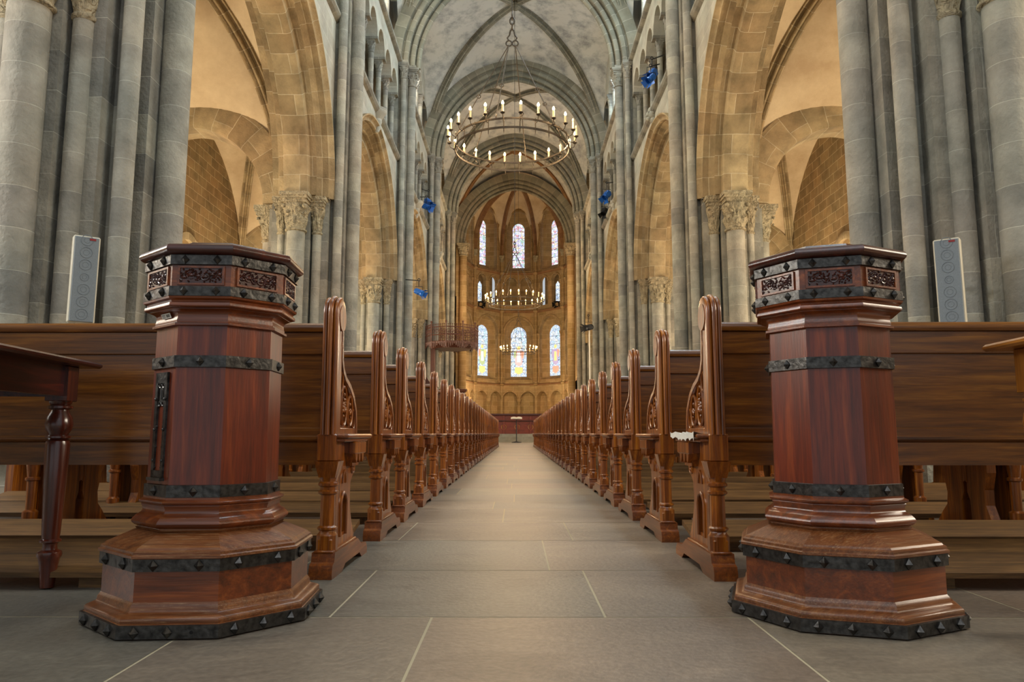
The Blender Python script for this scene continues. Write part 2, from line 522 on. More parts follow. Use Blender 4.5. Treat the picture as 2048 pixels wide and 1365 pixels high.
    def tube(self, pts, r, n=8, mi=0, caps=True):
        P = [Vector(p) for p in pts]
        rings = []
        up = None
        m = len(P)
        for i in range(m):
            d = (P[min(i + 1, m - 1)] - P[max(i - 1, 0)]).normalized()
            if up is None:
                up = Vector((0, 0, 1)) if abs(d.z) < 0.9 else Vector((1, 0, 0))
            a = d.cross(up).normalized()
            up = a.cross(d).normalized()
            rr = r[i] if isinstance(r, (list, tuple)) else r
            rings.append([tuple(P[i] + a * (rr * math.cos(2 * PI * k / n)) + up * (rr * math.sin(2 * PI * k / n))) for k in range(n)])
        self.loft(rings, True, caps, mi)

    def torus(self, c, R, r, axis='Z', n=20, m=7, mi=0, sa=1.0, sb=1.0, arc=(0, 2 * PI)):
        full = abs(arc[1] - arc[0] - 2 * PI) < 1e-5
        pts = []
        for k in range(n + (0 if full else 1)):
            a = arc[0] + (arc[1] - arc[0]) * k / n
            u, w = R * sa * math.cos(a), R * sb * math.sin(a)
            pts.append({'Z': (c[0] + u, c[1] + w, c[2]), 'X': (c[0], c[1] + u, c[2] + w), 'Y': (c[0] + u, c[1], c[2] + w)}[axis])
        ax = {'Z': (0, 0, 1), 'X': (1, 0, 0), 'Y': (0, -1, 0)}[axis]
        prof = [(r * math.cos(2 * PI * k / m), r * math.sin(2 * PI * k / m)) for k in range(m)]
        self.sweep(pts, ax, prof, True, True, mi, closed_path=full)

    def ball(self, c, r, n=8, m=5, mi=0, s=(1, 1, 1)):
        rings = []
        for j in range(1, m):
            t = PI * j / m
            rings.append([(c[0] + s[0] * r * math.sin(t) * math.cos(2 * PI * k / n), c[1] + s[1] * r * math.sin(t) * math.sin(2 * PI * k / n), c[2] - s[2] * r * math.cos(t)) for k in range(n)])
        b0 = len(self.v)
        self.loft(rings, True, False, mi)
        p = self.add([(c[0], c[1], c[2] - s[2] * r), (c[0], c[1], c[2] + s[2] * r)])
        top = b0 + (m - 2) * n
        for k in range(n):
            self.face((p, b0 + (k + 1) % n, b0 + k), None, mi)
            self.face((p + 1, top + k, top + (k + 1) % n), None, mi)

    def xform(self, mat, start=0):
        for i in range(start, len(self.v)):
            self.v[i] = tuple(mat @ Vector(self.v[i]))

    def mirror_x(self):
        self.v = [(-x, y, z) for x, y, z in self.v]
        self.f = [tuple(reversed(f)) for f in self.f]
        self.uv = [list(reversed(u)) if u else None for u in self.uv]
        return self

    def build(self, name, mat, parent=None, loc=None, smooth=None):
        me = bpy.data.meshes.new(name)
        me.from_pydata(self.v, [], self.f)
        mats = mat if isinstance(mat, (list, tuple)) else [mat]
        for x in mats:
            me.materials.append(x)
        ul = me.uv_layers.new(name='UVMap')
        data = [0.0] * (2 * len(me.loops))
        for p in me.polygons:
            p.material_index = self.mi[p.index]
            uv = self.uv[p.index]
            if uv and len(uv) == p.loop_total:
                for k in range(p.loop_total):
                    data[2 * (p.loop_start + k)] = uv[k][0]
                    data[2 * (p.loop_start + k) + 1] = uv[k][1]
            else:
                nn = p.normal
                ax = 0 if abs(nn.x) >= max(abs(nn.y), abs(nn.z)) else (1 if abs(nn.y) >= abs(nn.z) else 2)
                for k in range(p.loop_total):
                    co = self.v[self.f[p.index][k]]
                    if ax == 0: q = (co[1], co[2])
                    elif ax == 1: q = (co[0], co[2])
                    else: q = (co[0], co[1])
                    data[2 * (p.loop_start + k)] = q[0]
                    data[2 * (p.loop_start + k) + 1] = q[1]
        ul.data.foreach_set('uv', data)
        if smooth is not None:
            me.polygons.foreach_set('use_smooth', [True] * len(me.polygons))
            me.set_sharp_from_angle(angle=math.radians(smooth))
        me.update()
        o = bpy.data.objects.new(name, me)
        COL.objects.link(o)
        if parent is not None:
            o.parent = parent
        if loc:
            o.location = loc
        return o


def thing(name, label, cat, loc=(0, 0, 0), rz=0.0, group=None):
    o = bpy.data.objects.new(name, None)
    o.empty_display_size = 0.2
    COL.objects.link(o)
    o.location = loc
    o.rotation_euler = (0, 0, rz)
    o['label'] = label
    o['category'] = cat
    if group: o['group'] = group
    return o


def tag(o, label, cat, group=None):
    o['label'] = label; o['category'] = cat
    if group: o['group'] = group
    return o


def struct(o):
    o['kind'] = 'structure'
    return o


def dup(root, loc=None, label=None, group=None):
    r = root.copy(); COL.objects.link(r)
    if loc: r.location = loc
    if label: r['label'] = label
    if group: r['group'] = group
    for ch in list(root.children):
        c = ch.copy(); COL.objects.link(c); c.parent = r
        for g in list(ch.children):
            d = g.copy(); COL.objects.link(d); d.parent = c
    return r


def arch_pts(a, R, z0, n=16, leg=0.0):
    """(u,z) from left springing over the apex to the right; a half span, R arc radius >= a"""
    pts = []
    if leg: pts.append((-a, z0 - leg))
    cx = -a + R
    th = math.acos(max(-1, min(1, -(R - a) / R)))      # angle at apex measured from +u axis
    for k in range(n + 1):
        t = PI + (th - PI) * k / n
        pts.append((cx + R * math.cos(t), z0 + R * math.sin(t)))
    right = [(-u, z) for u, z in reversed(pts[:-1])]
    return pts + right


def arch_z(u, a, R, z0):
    u = abs(u)
    if u >= a: return z0
    return z0 + math.sqrt(max(0.0, R * R - (R - a + u) ** 2))


def wall_over(mb, Pf, u0, u1, openings, zbase, ztop, t0, t1, n=14, mi=0, soffit=True):
    """wall strip along u from u0 to u1, with arched openings [(uc, a, R, zs, zsill)], faces at t0 and t1.
    Pf(u,z,t) maps to 3D.  Under a springing the jambs go down to zsill; outside openings wall goes down to zbase."""
    us = {round(u0, 5), round(u1, 5)}
    for uc, a, R, zs, zl in openings:
        for u, z in arch_pts(a, R, zs, n):
            us.add(round(uc + u, 5))
    us = sorted(x for x in us if u0 - 1e-6 <= x <= u1 + 1e-6)

    def q(a, b, c, d, ua, ub, uc_, ud):
        mb.quad(a, b, c, d, [ua, ub, uc_, ud], mi)
    for A, B in zip(us, us[1:]):
        if B - A < 1e-6: continue
        m = (A + B) / 2
        op = None
        for o_ in openings:
            if abs(m - o_[0]) < o_[1]: op = o_
        if op is None:
            segs = [((zbase, zbase), (ztop, ztop))]
        else:
            uc, a, R, zs, zl = op
            zA, zB = arch_z(A - uc, a, R, zs), arch_z(B - uc, a, R, zs)
            segs = [((zA, zB), (ztop, ztop))]
            if zl > zbase: segs.append(((zbase, zbase), (zl, zl)))
            if soffit:
                mb.quad(Pf(A, zA, t0), Pf(B, zB, t0), Pf(B, zB, t1), Pf(A, zA, t1), [(0, A), (0, B), (t1 - t0, B), (t1 - t0, A)], mi)
                if zl > zbase:
                    mb.quad(Pf(A, zl, t0), Pf(B, zl, t0), Pf(B, zl, t1), Pf(A, zl, t1), None, mi)
        for (z0a, z0b), (z1a, z1b) in segs:
            for t in (t0, t1):
                q(Pf(A, z0a, t), Pf(B, z0b, t), Pf(B, z1b, t), Pf(A, z1a, t), (A, z0a), (B, z0b), (B, z1b), (A, z1a))
    if soffit:
        for uc, a, R, zs, zl in openings:
            zl2 = max(zl, zbase)
            if zs > zl2 + 1e-4:
                for u in (uc - a, uc + a):
                    if u0 - 1e-6 <= u <= u1 + 1e-6:
                        q(Pf(u, zl2, t0), Pf(u, zl2, t1), Pf(u, zs, t1), Pf(u, zs, t0), (0, zl2), (t1 - t0, zl2), (t1 - t0, zs), (0, zs))
    # ends and top
    for u in (u0, u1):
        if not any(abs(u - o_[0]) < o_[1] - 1e-4 for o_ in openings):
            q(Pf(u, zbase, t0), Pf(u, zbase, t1), Pf(u, ztop, t1), Pf(u, ztop, t0), (0, zbase), (t1 - t0, zbase), (t1 - t0, ztop), (0, ztop))
    mb.quad(Pf(u0, ztop, t0), Pf(u1, ztop, t0), Pf(u1, ztop, t1), Pf(u0, ztop, t1), None, mi)


def capital_mb(mb, cx, cy, r, z0, h, half, seed=0, aba=True, n=40):
    """carved bell from a round neck (radius r) to a square abacus (half width)"""
    rnd = random.Random(seed)
    ph = rnd.random() * 6
    rows = 18
    rings = []
    bell_h = h * (0.72 if aba else 1.0)
    kk = 8
    for j in range(rows + 1):
        t = j / rows
        ring = []
        for k in range(n):
            a = 2 * PI * k / n
            c, s = math.cos(a), math.sin(a)
            sq = 1.0 / max(abs(c), abs(s))
            rb = r * (1 + 0.18 * t)
            rt = half * 0.93 * (0.45 * sq + 0.55)
            w = t ** 2.2
            rad = rb * (1 - w) + rt * w
            row = 0 if t < 0.5 else 1
            tt = (t * 2) % 1.0 if t < 1 else 1.0
            leaf = abs(math.cos(kk / 2 * a + ph + row * PI / 2)) ** 1.5
            rad += r * 0.42 * leaf * math.sin(PI * min(1, tt)) ** 0.8 * (tt ** 1.2)
            rad += r * 0.10 * math.sin(17 * a + 9 * t + ph) * math.sin(PI * t)
            ring.append((cx + rad * c, cy + rad * s, z0 + bell_h * t))
        rings.append(ring)
    mb.loft(rings, True, True)
    # corner volutes
    for k in range(4):
        a = PI / 4 + k * PI / 2
        d = half * 1.18
        mb.ball((cx + d * math.cos(a), cy + d * math.sin(a), z0 + bell_h * 0.86), r * 0.24, 8, 5)
        mb.ball((cx + d * 0.86 * math.cos(a + 0.25), cy + d * 0.86 * math.sin(a + 0.25), z0 + bell_h * 0.62), r * 0.18, 8, 5)
    # necking ring
    mb.lathe([(r * 1.02, -0.05), (r * 1.2, -0.03), (r * 1.2, 0.0), (r * 1.02, 0.02)], (cx, cy, z0), 24, False)
    if aba:
        za = z0 + bell_h
        hh = h - bell_h
        for (e, a, b) in ((0.97, 0.0, 0.35), (1.08, 0.35, 0.62), (1.16, 0.62, 1.0)):
            mb.box(cx - half * e, cx + half * e, cy - half * e, cy + half * e, za + hh * a, za + hh * b)


def shaft_mb(x, y, r, z0, z1, n=24, base=True):
    mb = MB()
    prof = []
    if base:
        prof += [(r * 1.5, z0), (r * 1.5, z0 + 0.08), (r * 1.35, z0 + 0.13), (r * 1.12, z0 + 0.16), (r * 1.25, z0 + 0.2), (r * 1.02, z0 + 0.24)]
    prof += [(r, z0 + 0.25), (r, z1)]
    mb.lathe(prof, (x, y, 0), n, True)
    return mb


# ------------------------------------------------------------------ piers
SPRING = 5.72
CAP_N = 4.92
TOP = 13.72
side_word = {-1: 'left', 1: 'right'}
low_half = [(3.93, 0.0), (3.93, -.31), (4.06, -.31), (4.06, -.49), (4.20, -.49), (4.20, -.72), (4.36, -.72), (4.36, -.66), (4.56, -.66), (4.56, -.88), (4.68, -.88),
            (4.68, -.84), (4.98, -.84), (4.98, -.88), (5.10, -.88), (5.10, -.66), (5.30, -.66), (5.30, -.72), (5.46, -.72), (5.46, -.30), (5.66, -.30), (5.66, 0.0)]
pier_names = {0: 'beside the camera', 1: 'nearest, behind the collection box', 2: 'second', 3: 'third', 4: 'fourth', 5: 'furthest, at the choir'}


def full_poly(half, side):
    p = half + [(x, -y) for x, y in reversed(half[1:-1])]
    p = [(side * x, y) for x, y in p]
    # make counter clockwise
    ar = sum(p[i][0] * p[(i + 1) % len(p)][1] - p[(i + 1) % len(p)][0] * p[i][1] for i in range(len(p)))
    return p if ar > 0 else list(reversed(p))


def make_pier(k, s):
    y0 = PIERS[k]
    capn = CAP_N - (0.2 if k == 1 else 0)
    t = thing('stone_pier', 'clustered grey stone pier, %s side, %s' % (side_word[s], pier_names[k]), 'pier', (s * 4.8, y0, 0), 0, 'clustered piers of the nave arcade')
    ox = -s * 4.8

    def put(mb, name, mat, smooth=None):
        mb.v = [(x + ox, y, z) for x, y, z in mb.v]
        return mb.build(name, mat, t, None, smooth)
    mb = MB()
    mb.prism(full_poly(low_half, s), 0, SPRING - 0.1)
    hi = [(3.93, 0.0), (3.93, -.31), (4.06, -.31), (4.06, -.49), (4.20, -.49), (4.20, -.60), (4.6, -.60), (4.6, 0)]
    mb.prism(full_poly(hi, s), SPRING - 0.1, TOP)
    mb.box(s * 3.75, s * 5.75, -1.0, 1.0, 0, 0.32)
    put(mb, 'core', M['core'])
    mb = shaft_mb(s * 3.80, 0, .155, 0.3, TOP - 0.62, 28); put(mb, 'shaft', M['shaft'], 40)
    for dy in (-1, 1):
        put(shaft_mb(s * 4.02, dy * .55, .10, 0.3, TOP - 0.55, 20), 'shaft', M['shaft'], 40)
        put(shaft_mb(s * 4.43, dy * .73, .10, 0.3, capn, 20), 'shaft', M['shaft'], 40)
        put(shaft_mb(s * 4.83, dy * .975, .195, 0.3, capn, 32), 'shaft', M['shaft'], 40)
        put(shaft_mb(s * 5.21, dy * .73, .10, 0.3, capn, 20), 'shaft', M['shaft'], 40)
        for j, (xx, yy, rr, hf) in enumerate(((4.43, .73, .10, .17), (4.83, .975, .195, .27), (5.21, .73, .10, .17))):
            mb = MB(); capital_mb(mb, s * xx, dy * yy, rr, capn, SPRING - CAP_N, hf, k * 31 + j * 7 + int(s) + dy)
            put(mb, 'capital', M['carved'], 50)
        mb = MB(); capital_mb(mb, s * 4.02, dy * .55, .10, TOP - 0.55, 0.55, .15, k + 3)
        put(mb, 'capital', M['core'], 50)
    put(shaft_mb(s * 5.74, 0, .15, 0.3, capn, 24), 'shaft', M['shaft'], 40)
    mb = MB(); capital_mb(mb, s * 5.74, 0, .15, capn, SPRING - CAP_N, .26, k * 5 + 2); put(mb, 'capital', M['carved'], 50)
    mb = MB(); capital_mb(mb, s * 3.80, 0, .155, TOP - 0.62, 0.62, .24, k * 3 + 1); put(mb, 'capital', M['core'], 50)
    # shaft ring at the triforium string
    mb = MB()
    mb.box(s * 3.62, s * 4.05, -.26, .26, TOP, TOP + 0.1)
    mb.box(s * 3.86, s * 4.25, -.66, .66, TOP, TOP + 0.1)
    put(mb, 'string_ring', M['core'])
    return t


for k in range(6):
    for s in (-1, 1):
        make_pier(k, s)

# ------------------------------------------------------------------ arcade arches and nave walls
AR_A, AR_R = 3.30, 3.40


def roll(cx, cy, r, a0, a1, n=6):
    return [(cx + r * math.cos(math.radians(a0 + (a1 - a0) * i / n)), cy + r * math.sin(math.radians(a0 + (a1 - a0) * i / n))) for i in range(n + 1)]


def arcade_arch(yc, s, k):
    pts = arch_pts(AR_A, AR_R, SPRING, 22)
    path = [(0, u, z) for u, z in pts]
    # profile (radial outwards, x measured outwards from nave axis)
    pr = [(0.0, 4.66), (0.0, 5.0), (0.04, 5.09), (.20, 5.11)] + roll(.30, 5.21, .09, 250, 430) + [(.44, 5.30), (.46, 5.46), (.62, 5.46)]
    pr = [(.62, 4.10)] + [(.58, 4.10), (.54, 4.17), (.50, 4.20), (.44, 4.20), (.44, 4.33)] + roll(.30, 4.43, .09, 20, -160)[::-1][:0] + \
         [(.40, 4.36), (.38, 4.42), (.33, 4.46), (.27, 4.45), (.22, 4.41), (.21, 4.47), (.20, 4.55), (.04, 4.57), (0.0, 4.64)] + [(0.0, 5.0), (0.04, 5.09), (.20, 5.11), (.21, 5.19), (.22, 5.25), (.27, 5.21), (.33, 5.20), (.38, 5.24), (.40, 5.30), (.44, 5.33), (.44, 5.46), (.62, 5.46)]
    mb = MB()
    prof = [(r, s * x) for r, x in pr]
    # travel left(-u) to right: outward normal must be up -> use axis so that d x ax is outward
    ax = Vector((1, 0, 0))
    d = Vector((0, 1, 0))
    sgn = 1 if d.cross(ax).z > 0 else -1
    prof2 = [(r, t * sgn) for r, t in prof]
    mb.sweep(path, tuple(ax * sgn), prof2, True, True)
    o = mb.build('arcade_arch', M['arch'], None, (0, yc, 0), 38)
    names = {0: 'above the camera', 1: 'nearest bay, rising out of frame', 2: 'second bay', 3: 'third bay', 4: 'fourth bay'}
    tag(o, 'moulded ochre arcade arch, %s side of the nave, %s' % (side_word[s], names[k]), 'arch', 'arcade arches of the nave')
    return o


def nave_bay(k, s):
    yc = PIERS[k] + BAY / 2
    H = BAY / 2
    Pf = lambda u, z, t: (s * t, yc + u, z)
    arcade_arch(yc, s, k)
    # wall between arch and triforium, and the triforium screen
    mb = MB()
    wall_over(mb, Pf, -H, H, [(0, AR_A + .5, AR_R + .5, SPRING, -1)], SPRING, 10.12, 4.2, 5.44, 22)
    # rear wall of the gallery
    mb.quad(Pf(-H, 10.12, 5.3), Pf(H, 10.12, 5.3), Pf(H, TOP, 5.3), Pf(-H, TOP, 5.3), [(-H, 10.12), (H, 10.12), (H, TOP), (-H, TOP)])
    # triforium screen
    sp = 1.25
    ops = [(sp * (i - 2.5), 0.50, 0.56, 12.46, 10.22) for i in range(6)]
    wall_over(mb, Pf, -H + .6, H - .6, [(u, .54, .60, 12.50, -1) for u, a, R, zs, zl in ops], 12.50, TOP, 4.2, 4.62, 8)
    mb.box(s * 4.2, s * 5.3, yc - H, yc + H, TOP - 0.02, TOP + 0.10)
    # clerestory: back wall with three lights, screen in front
    wall_over(mb, Pf, -H, H, [(-1.55, .5, .6, 15.6, 14.3), (0, .62, .75, 16.4, 14.3), (1.55, .5, .6, 15.6, 14.3)], TOP, 18.9, 4.95, 5.25, 8)
    wall_over(mb, Pf, -H + .7, H - .7, [(-1.6, .62, .72, 16.05, -1), (0, .75, 1.0, 16.05, -1), (1.6, .62, .72, 16.05, -1)], 16.05, 18.9, 4.3, 4.52, 8)
    for z in (SPRING,):
        pass
    o = mb.build('wall_%s' % side_word[s], M['nave_wall'])
    struct(o)
    # hollow the triforium piers: replace solid jambs with colonnettes
    # string courses
    mb = MB()
    pr = [(4.2, 10.05), (4.12, 10.10), (4.07, 10.16), (4.07, 10.22), (4.12, 10.26), (4.25, 10.28)]
    for a, b in zip(pr, pr[1:]):
        mb.quad((s * a[0], yc - H + .5, a[1]), (s * a[0], yc + H - .5, a[1]), (s * b[0], yc + H - .5, b[1]), (s * b[0], yc - H + .5, b[1]))
    o = mb.build('trim_%d' % (1 + k * 2 + (s > 0)), M['core'], None, None, 60); struct(o)
    mb = MB()
    pr = [(4.2, TOP - 0.02), (4.12, TOP), (4.06, TOP + .03), (4.06, TOP + .12), (4.2, TOP + .16)]
    for a, b in zip(pr, pr[1:]):
        mb.quad((s * a[0], yc - H + .5, a[1]), (s * a[0], yc + H - .5, a[1]), (s * b[0], yc + H - .5, b[1]), (s * b[0], yc - H + .5, b[1]))
    o = mb.build('trim_%d' % (20 + k * 2 + (s > 0)), M['core'], None, None, 60); struct(o)
    # triforium arcade colonnettes
    where = {0: 'above the camera', 1: 'in the nearest bay', 2: 'in the second bay', 3: 'in the third bay', 4: 'in the fourth bay'}[k]
    t = thing('triforium_arcade', 'row of slim triforium columns on the %s wall %s' % (side_word[s], where), 'arcade', (s * 4.4, yc, 10.2), 0, 'triforium arcades above the nave arches')
    for i in range(7):
        yy = sp * (i - 3)
        mb = MB()
        mb.lathe([(.125, 0), (.125, .07), (.1, .1), (.115, .14), (.085, .18), (.082, 1.78)], (0.0, yy, 0.1), 14)
        mb.build('colonnette', M['shaft'], t, None, 40)
        mb = MB()
        capital_mb(mb, 0.0, yy, .082, 1.86, 0.40, .13, i, True, 24)
        mb.box(-.22, .22, yy - .15, yy + .15, 2.20, 2.28)
        mb.build('capital', M['core'], t, None, 50)
    # clerestory colonnettes and glass
    t2 = thing('clerestory_screen', 'tall clerestory window columns on the %s wall %s' % (side_word[s], where), 'window screen', (s * 4.4, yc, TOP + .1), 0, 'clerestory screens high in the nave')
    for yy in (-.86, .86, -2.3, 2.3):
        mb = MB()
        mb.lathe([(.16, 0), (.16, .07), (.11, .12), (.1, 1.72)], (0.0, yy, 0.12), 14)
        mb.build('colonnette', M['shaft'], t2, None, 40)
        mb = MB(); capital_mb(mb, 0.0, yy, .1, 1.75, .4, .16, 3, True, 24)
        mb.build('capital', M['core'], t2, None, 50)
    for j, (uc, a, R, zs) in enumerate(((-1.55, .5, .6, 15.6), (0, .62, .75, 16.4), (1.55, .5, .6, 15.6))):
        mb = MB()
        pts = arch_pts(a, R, zs, 8, zs - 14.3)
        P = [(s * 5.1, yc + u, z) for u, z in pts]
        i0 = mb.add(P); mb.face([i0 + q for q in range(len(P))])
        o = mb.build('window_%d' % (k * 6 + (3 if s > 0 else 0) + j + 1), M['clear']); struct(o)
    # corbel on the string in mid bay
    mb = MB()
    if s > 0:
        for (x, y, z, r) in ((0, 0, 0, .15), (-.1, 0, .02, .09), (-.13, -.06, .06, .035), (-.13, .06, .06, .035), (-.17, 0, -.02, .04), (-.12, 0, -.12, .07), (0, -.14, .03, .05), (0, .14, .03, .05), (-.02, 0, .14, .12), (.03, 0, -.16, .12)):
            mb.ball((4.15 + x, yc + .1 + y, 10.05 + z), r, 10, 7)
    else:
      mb.lathe([(.05, -.62), (.10, -.5), (.09, -.45), (.14, -.3), (.13, -.22), (.24, -.06), (.28, 0.0), (.28, .1), (.2, .14)], (s * 4.18, yc + .1, 10.14), 18)
    o = mb.build('corbel', M['nave_wall'], None, None, 40)
    tag(o, '%s on the string course above the %s arch %s' % ('carved stone head' if s > 0 else 'round moulded stone corbel', side_word[s], where), 'corbel', 'corbels above the arcade')


for k in range(5):
    for s in (-1, 1):
        nave_bay(k, s)
# choir straight bay between the last pier and the apse
for s in (-1, 1):
    mb = MB()
    Pf = lambda u, z, t: (s * t, u, z)
    wall_over(mb, Pf, PIERS[5], 51.4, [(47.0, 1.3, 1.5, 3.0, 0), ], 0, 19.5, 4.15, 4.7, 12)
    o = mb.build('wall_%s' % side_word[s], M['apse']); struct(o)

# ------------------------------------------------------------------ high vault
XH = 4.30


def transverse(yc, k, a=3.5, R=4.02, z0=TOP + .08, mat='rib'):
    path = [(u, 0, z) for u, z in arch_pts(a, R, z0, 24)]
    half = [(-.02, 0.0), (.0, .06), (.06, .10), (.13, .08), (.16, .03), (.22, .05), (.22, .15), (.17, .19), (.18, .25), (.25, .28), (.33, .26), (.36, .20), (.42, .22), (.42, .34), (.38, .38), (.40, .44), (.47, .47), (.55, .45), (.58, .39), (.64, .41), (.64, .55), (.72, .58), (1.05, .58)]
    prof = [(r, -t) for r, t in reversed(half)] + half[1:]
    ax = Vector((0, -1, 0)); d = Vector((1, 0, 0))
    if d.cross(ax).z < 0: ax = -ax
    mb = MB()
    mb.sweep(path, tuple(ax), prof, True, True)
    o = mb.build('transverse_arch', M[mat], None, (0, yc, 0), 38)
    names = ['above the camera', 'at the nearest piers', 'at the second pair of piers', 'at the third pair of piers', 'at the fourth pair of piers', 'at the choir piers', 'at the mouth of the apse']
    tag(o, 'pointed moulded stone arch spanning the nave vault %s' % names[k], 'arch', 'transverse arches of the high vault')


for k in range(6):
    transverse(PIERS[k], k)


def vault(y0, y1, s0=-1, xc=0.0, xh=XH, z0=TOP + .05, rise=5.4, ta=4.35, tR=4.8, wa=None, wR=None, web='web', rib='rib', name='ceiling', ribw=.19, label='', nseg=18, diag_pow=2.0, hk=1.0):
    yc, yh = (y0 + y1) / 2, (y1 - y0) / 2
    wa = wa or yh
    wR = wR or yh * 1.02
    ks, kw = ta, wa
    Hs = lambda q: z0 + hk * (arch_z(q * ta, ta, tR, 0))
    Hw = lambda q: z0 + (arch_z(q * wa, wa, wR, 0))
    Hd = lambda q: z0 + rise * max(0.0, 1 - q ** diag_pow) ** 0.5

    def Z(a, b):
        a, b = abs(a), abs(b)
        if b >= a:
            if a >= 0.9999: return z0
            return Hd(a) + (Hs(a) - Hd(a)) * (b - a) / (1 - a)
        if b >= 0.9999: return z0
        return Hd(b) + (Hw(b) - Hd(b)) * (a - b) / (1 - b)
    n = 2 * nseg
    mb = MB()
    cs = [math.sin(PI / 2 * (2 * i / n - 1)) for i in range(n + 1)]
    ids = [[None] * (n + 1) for _ in range(n + 1)]
    for i in range(n + 1):
        for j in range(n + 1):
            ids[i][j] = mb.add([(xc + xh * cs[i], yc + yh * cs[j], Z(cs[i], cs[j]))])
    for i in range(n):
        for j in range(n):
            q = (ids[i][j], ids[i][j + 1], ids[i + 1][j + 1], ids[i + 1][j])
            if ((i < nseg) == (j < nseg)):
                mb.face((q[0], q[1], q[2])); mb.face((q[0], q[2], q[3]))
            else:
                mb.face((q[0], q[1], q[3])); mb.face((q[1], q[2], q[3]))
    o = mb.build(name, M[web], None, None, 25); struct(o)
    # diagonal ribs
    t = thing('vault_ribs', label, 'vault rib', (xc, yc, z0))
    L = math.hypot(xh, yh)
    for sg in (-1, 1):
        d = Vector((xh, sg * yh, 0)).normalized()
        ax = d.cross(Vector((0, 0, 1))).normalized()
        if d.cross(ax).z < 0: ax = -ax
        path = []
        m = 44
        for i in range(m + 1):
            q = math.sin(PI / 2 * (2 * i / m - 1)) * 0.97
            p = d * (q * L)
            path.append((p.x, p.y, Hd(abs(q)) - z0 + 0.05))
        w = ribw
        hp = [(w * .3, w * 1.05), (-w * .45, w * 1.05), (-w * .5, w * .85), (-w * .35, w * .72), (-w * .5, w * .52), (-w * .85, w * .5), (-w * 1.0, w * .62), (-w * 1.15, w * .55), (-w * 1.2, w * .3), (-w * 1.05, w * .22), (-w * 1.25, w * .2), (-w * 1.45, 0)]
        prof = hp + [(r_, -t_) for r_, t_ in reversed(hp[:-1])]
        mb = MB(); mb.sweep(path, tuple(ax), prof, True, True)
        mb.build('rib', M[rib], t, None, 40)
    mb = MB(); mb.lathe([(.0, -.34), (.12, -.33), (.22, -.26), (.26, -.12), (.2, 0)], (0, 0, rise + .02), 16, False)
    mb.build('boss', M[rib], t, None, 40)
    return o


bn = ['above the camera', 'over the first bay', 'over the second bay', 'over the third bay', 'over the fourth bay']
for k in range(5):
    vault(PIERS[k], PIERS[k + 1], label='crossing diagonal stone ribs of the high vault %s' % bn[k])

# aisles
for s in (-1, 1):
    for k in range(5):
        vault(PIERS[k], PIERS[k + 1], xc=s * 7.6, xh=2.2, z0=SPRING, rise=4.75, ta=2.2, tR=2.25, wa=BAY / 2, wR=BAY / 2 * 1.0, web='web_aisle', rib='arch', ribw=.17, nseg=14, hk=.93,
              label='crossing ochre ribs of the %s aisle vault, %s' % (side_word[s], ['above the camera', 'bay nearest the camera', 'second bay', 'third bay', 'fourth bay'][k]))
    for k in range(1, 6):
        a = 1.78
        path = [(u, 0, z) for u, z in arch_pts(a, 1.86, SPRING, 18)]
        prof = [(0, -.33), (0, .33), (.06, .38), (.72, .38), (.72, -.38), (.06, -.38)]
        mb = MB(); mb.sweep(path, (0, 1, 0) if Vector((1, 0, 0)).cross(Vector((0, 1, 0))).z > 0 else (0, -1, 0), prof, True, True)
        o = mb.build('aisle_arch', M['arch'], None, (s * 7.6, PIERS[k], 0), 40)
        tag(o, 'plain round stone arch across the %s aisle, %s' % (side_word[s], {1: 'nearest the camera', 2: 'second from the camera', 3: 'third from the camera', 4: 'fourth', 5: 'furthest'}[k]), 'arch', 'arches across the aisles')
        # respond on outer wall
        t = thing('wall_respond', 'slim respond column on the outer wall of the %s aisle, %s from the camera' % (side_word[s], {1: 'first', 2: 'second', 3: 'third', 4: 'fourth', 5: 'fifth'}[k]), 'column', (s * 9.55, PIERS[k], 0), 0, 'responds of the aisle walls')
        for dy, r in ((0, .15), (-.38, .09), (.38, .09)):
            mb = shaft_mb(0 if dy == 0 else s * .06, dy, r, 0, 5.0, 16); mb.build('shaft', M['arch'], t, None, 40)
            mb = MB(); capital_mb(mb, 0 if dy == 0 else s * .06, dy, r, 5.0, .72, r * 1.6, k + 1, True, 24); mb.build('capital', M['carved'], t, None, 50)
    # outer wall with one window per bay
    for k in range(5):
        yc = PIERS[k] + BAY / 2
        Pf = lambda u, z, t: (s * t, yc + u, z)
        mb = MB()
        wall_over(mb, Pf, -BAY / 2, BAY / 2, [(0, .75, .8, 5.2, 2.6)], 0, 11.2, 9.75, 10.3, 12)
        o = mb.build('wall_aisle_%s' % side_word[s], M['aisle_wall']); struct(o)
        mb = MB()
        pts = arch_pts(.75, .8, 5.2, 12, 2.6)
        i0 = mb.add([(s * 10.1, yc + u, z) for u, z in pts]); mb.face([i0 + q for q in range(len(pts))])
        o = mb.build('window_%d' % (40 + k * 2 + (s > 0)), M['aisle_glass']); struct(o)
        path = [(0, u, z) for u, z in arch_pts(.9, .96, 5.2, 14, 2.4)]
        mb = MB(); mb.sweep(path, (-1, 0, 0), [(0, -.08), (.0, .08), (.1, .1), (.22, .06), (.22, -.08)], True, True)
        o = mb.build('trim_%d' % (60 + k * 2 + (s > 0)), M['arch'], None, (s * 9.72, yc, 0), 50); struct(o)
    # aisle east end wall
    mb = MB(); mb.box(s * 4.7, s * 10.3, 44.6, 45.0, 0, 11.2)
    o = mb.build('wall_aisle_end_%s' % side_word[s], M['aisle_wall']); struct(o)

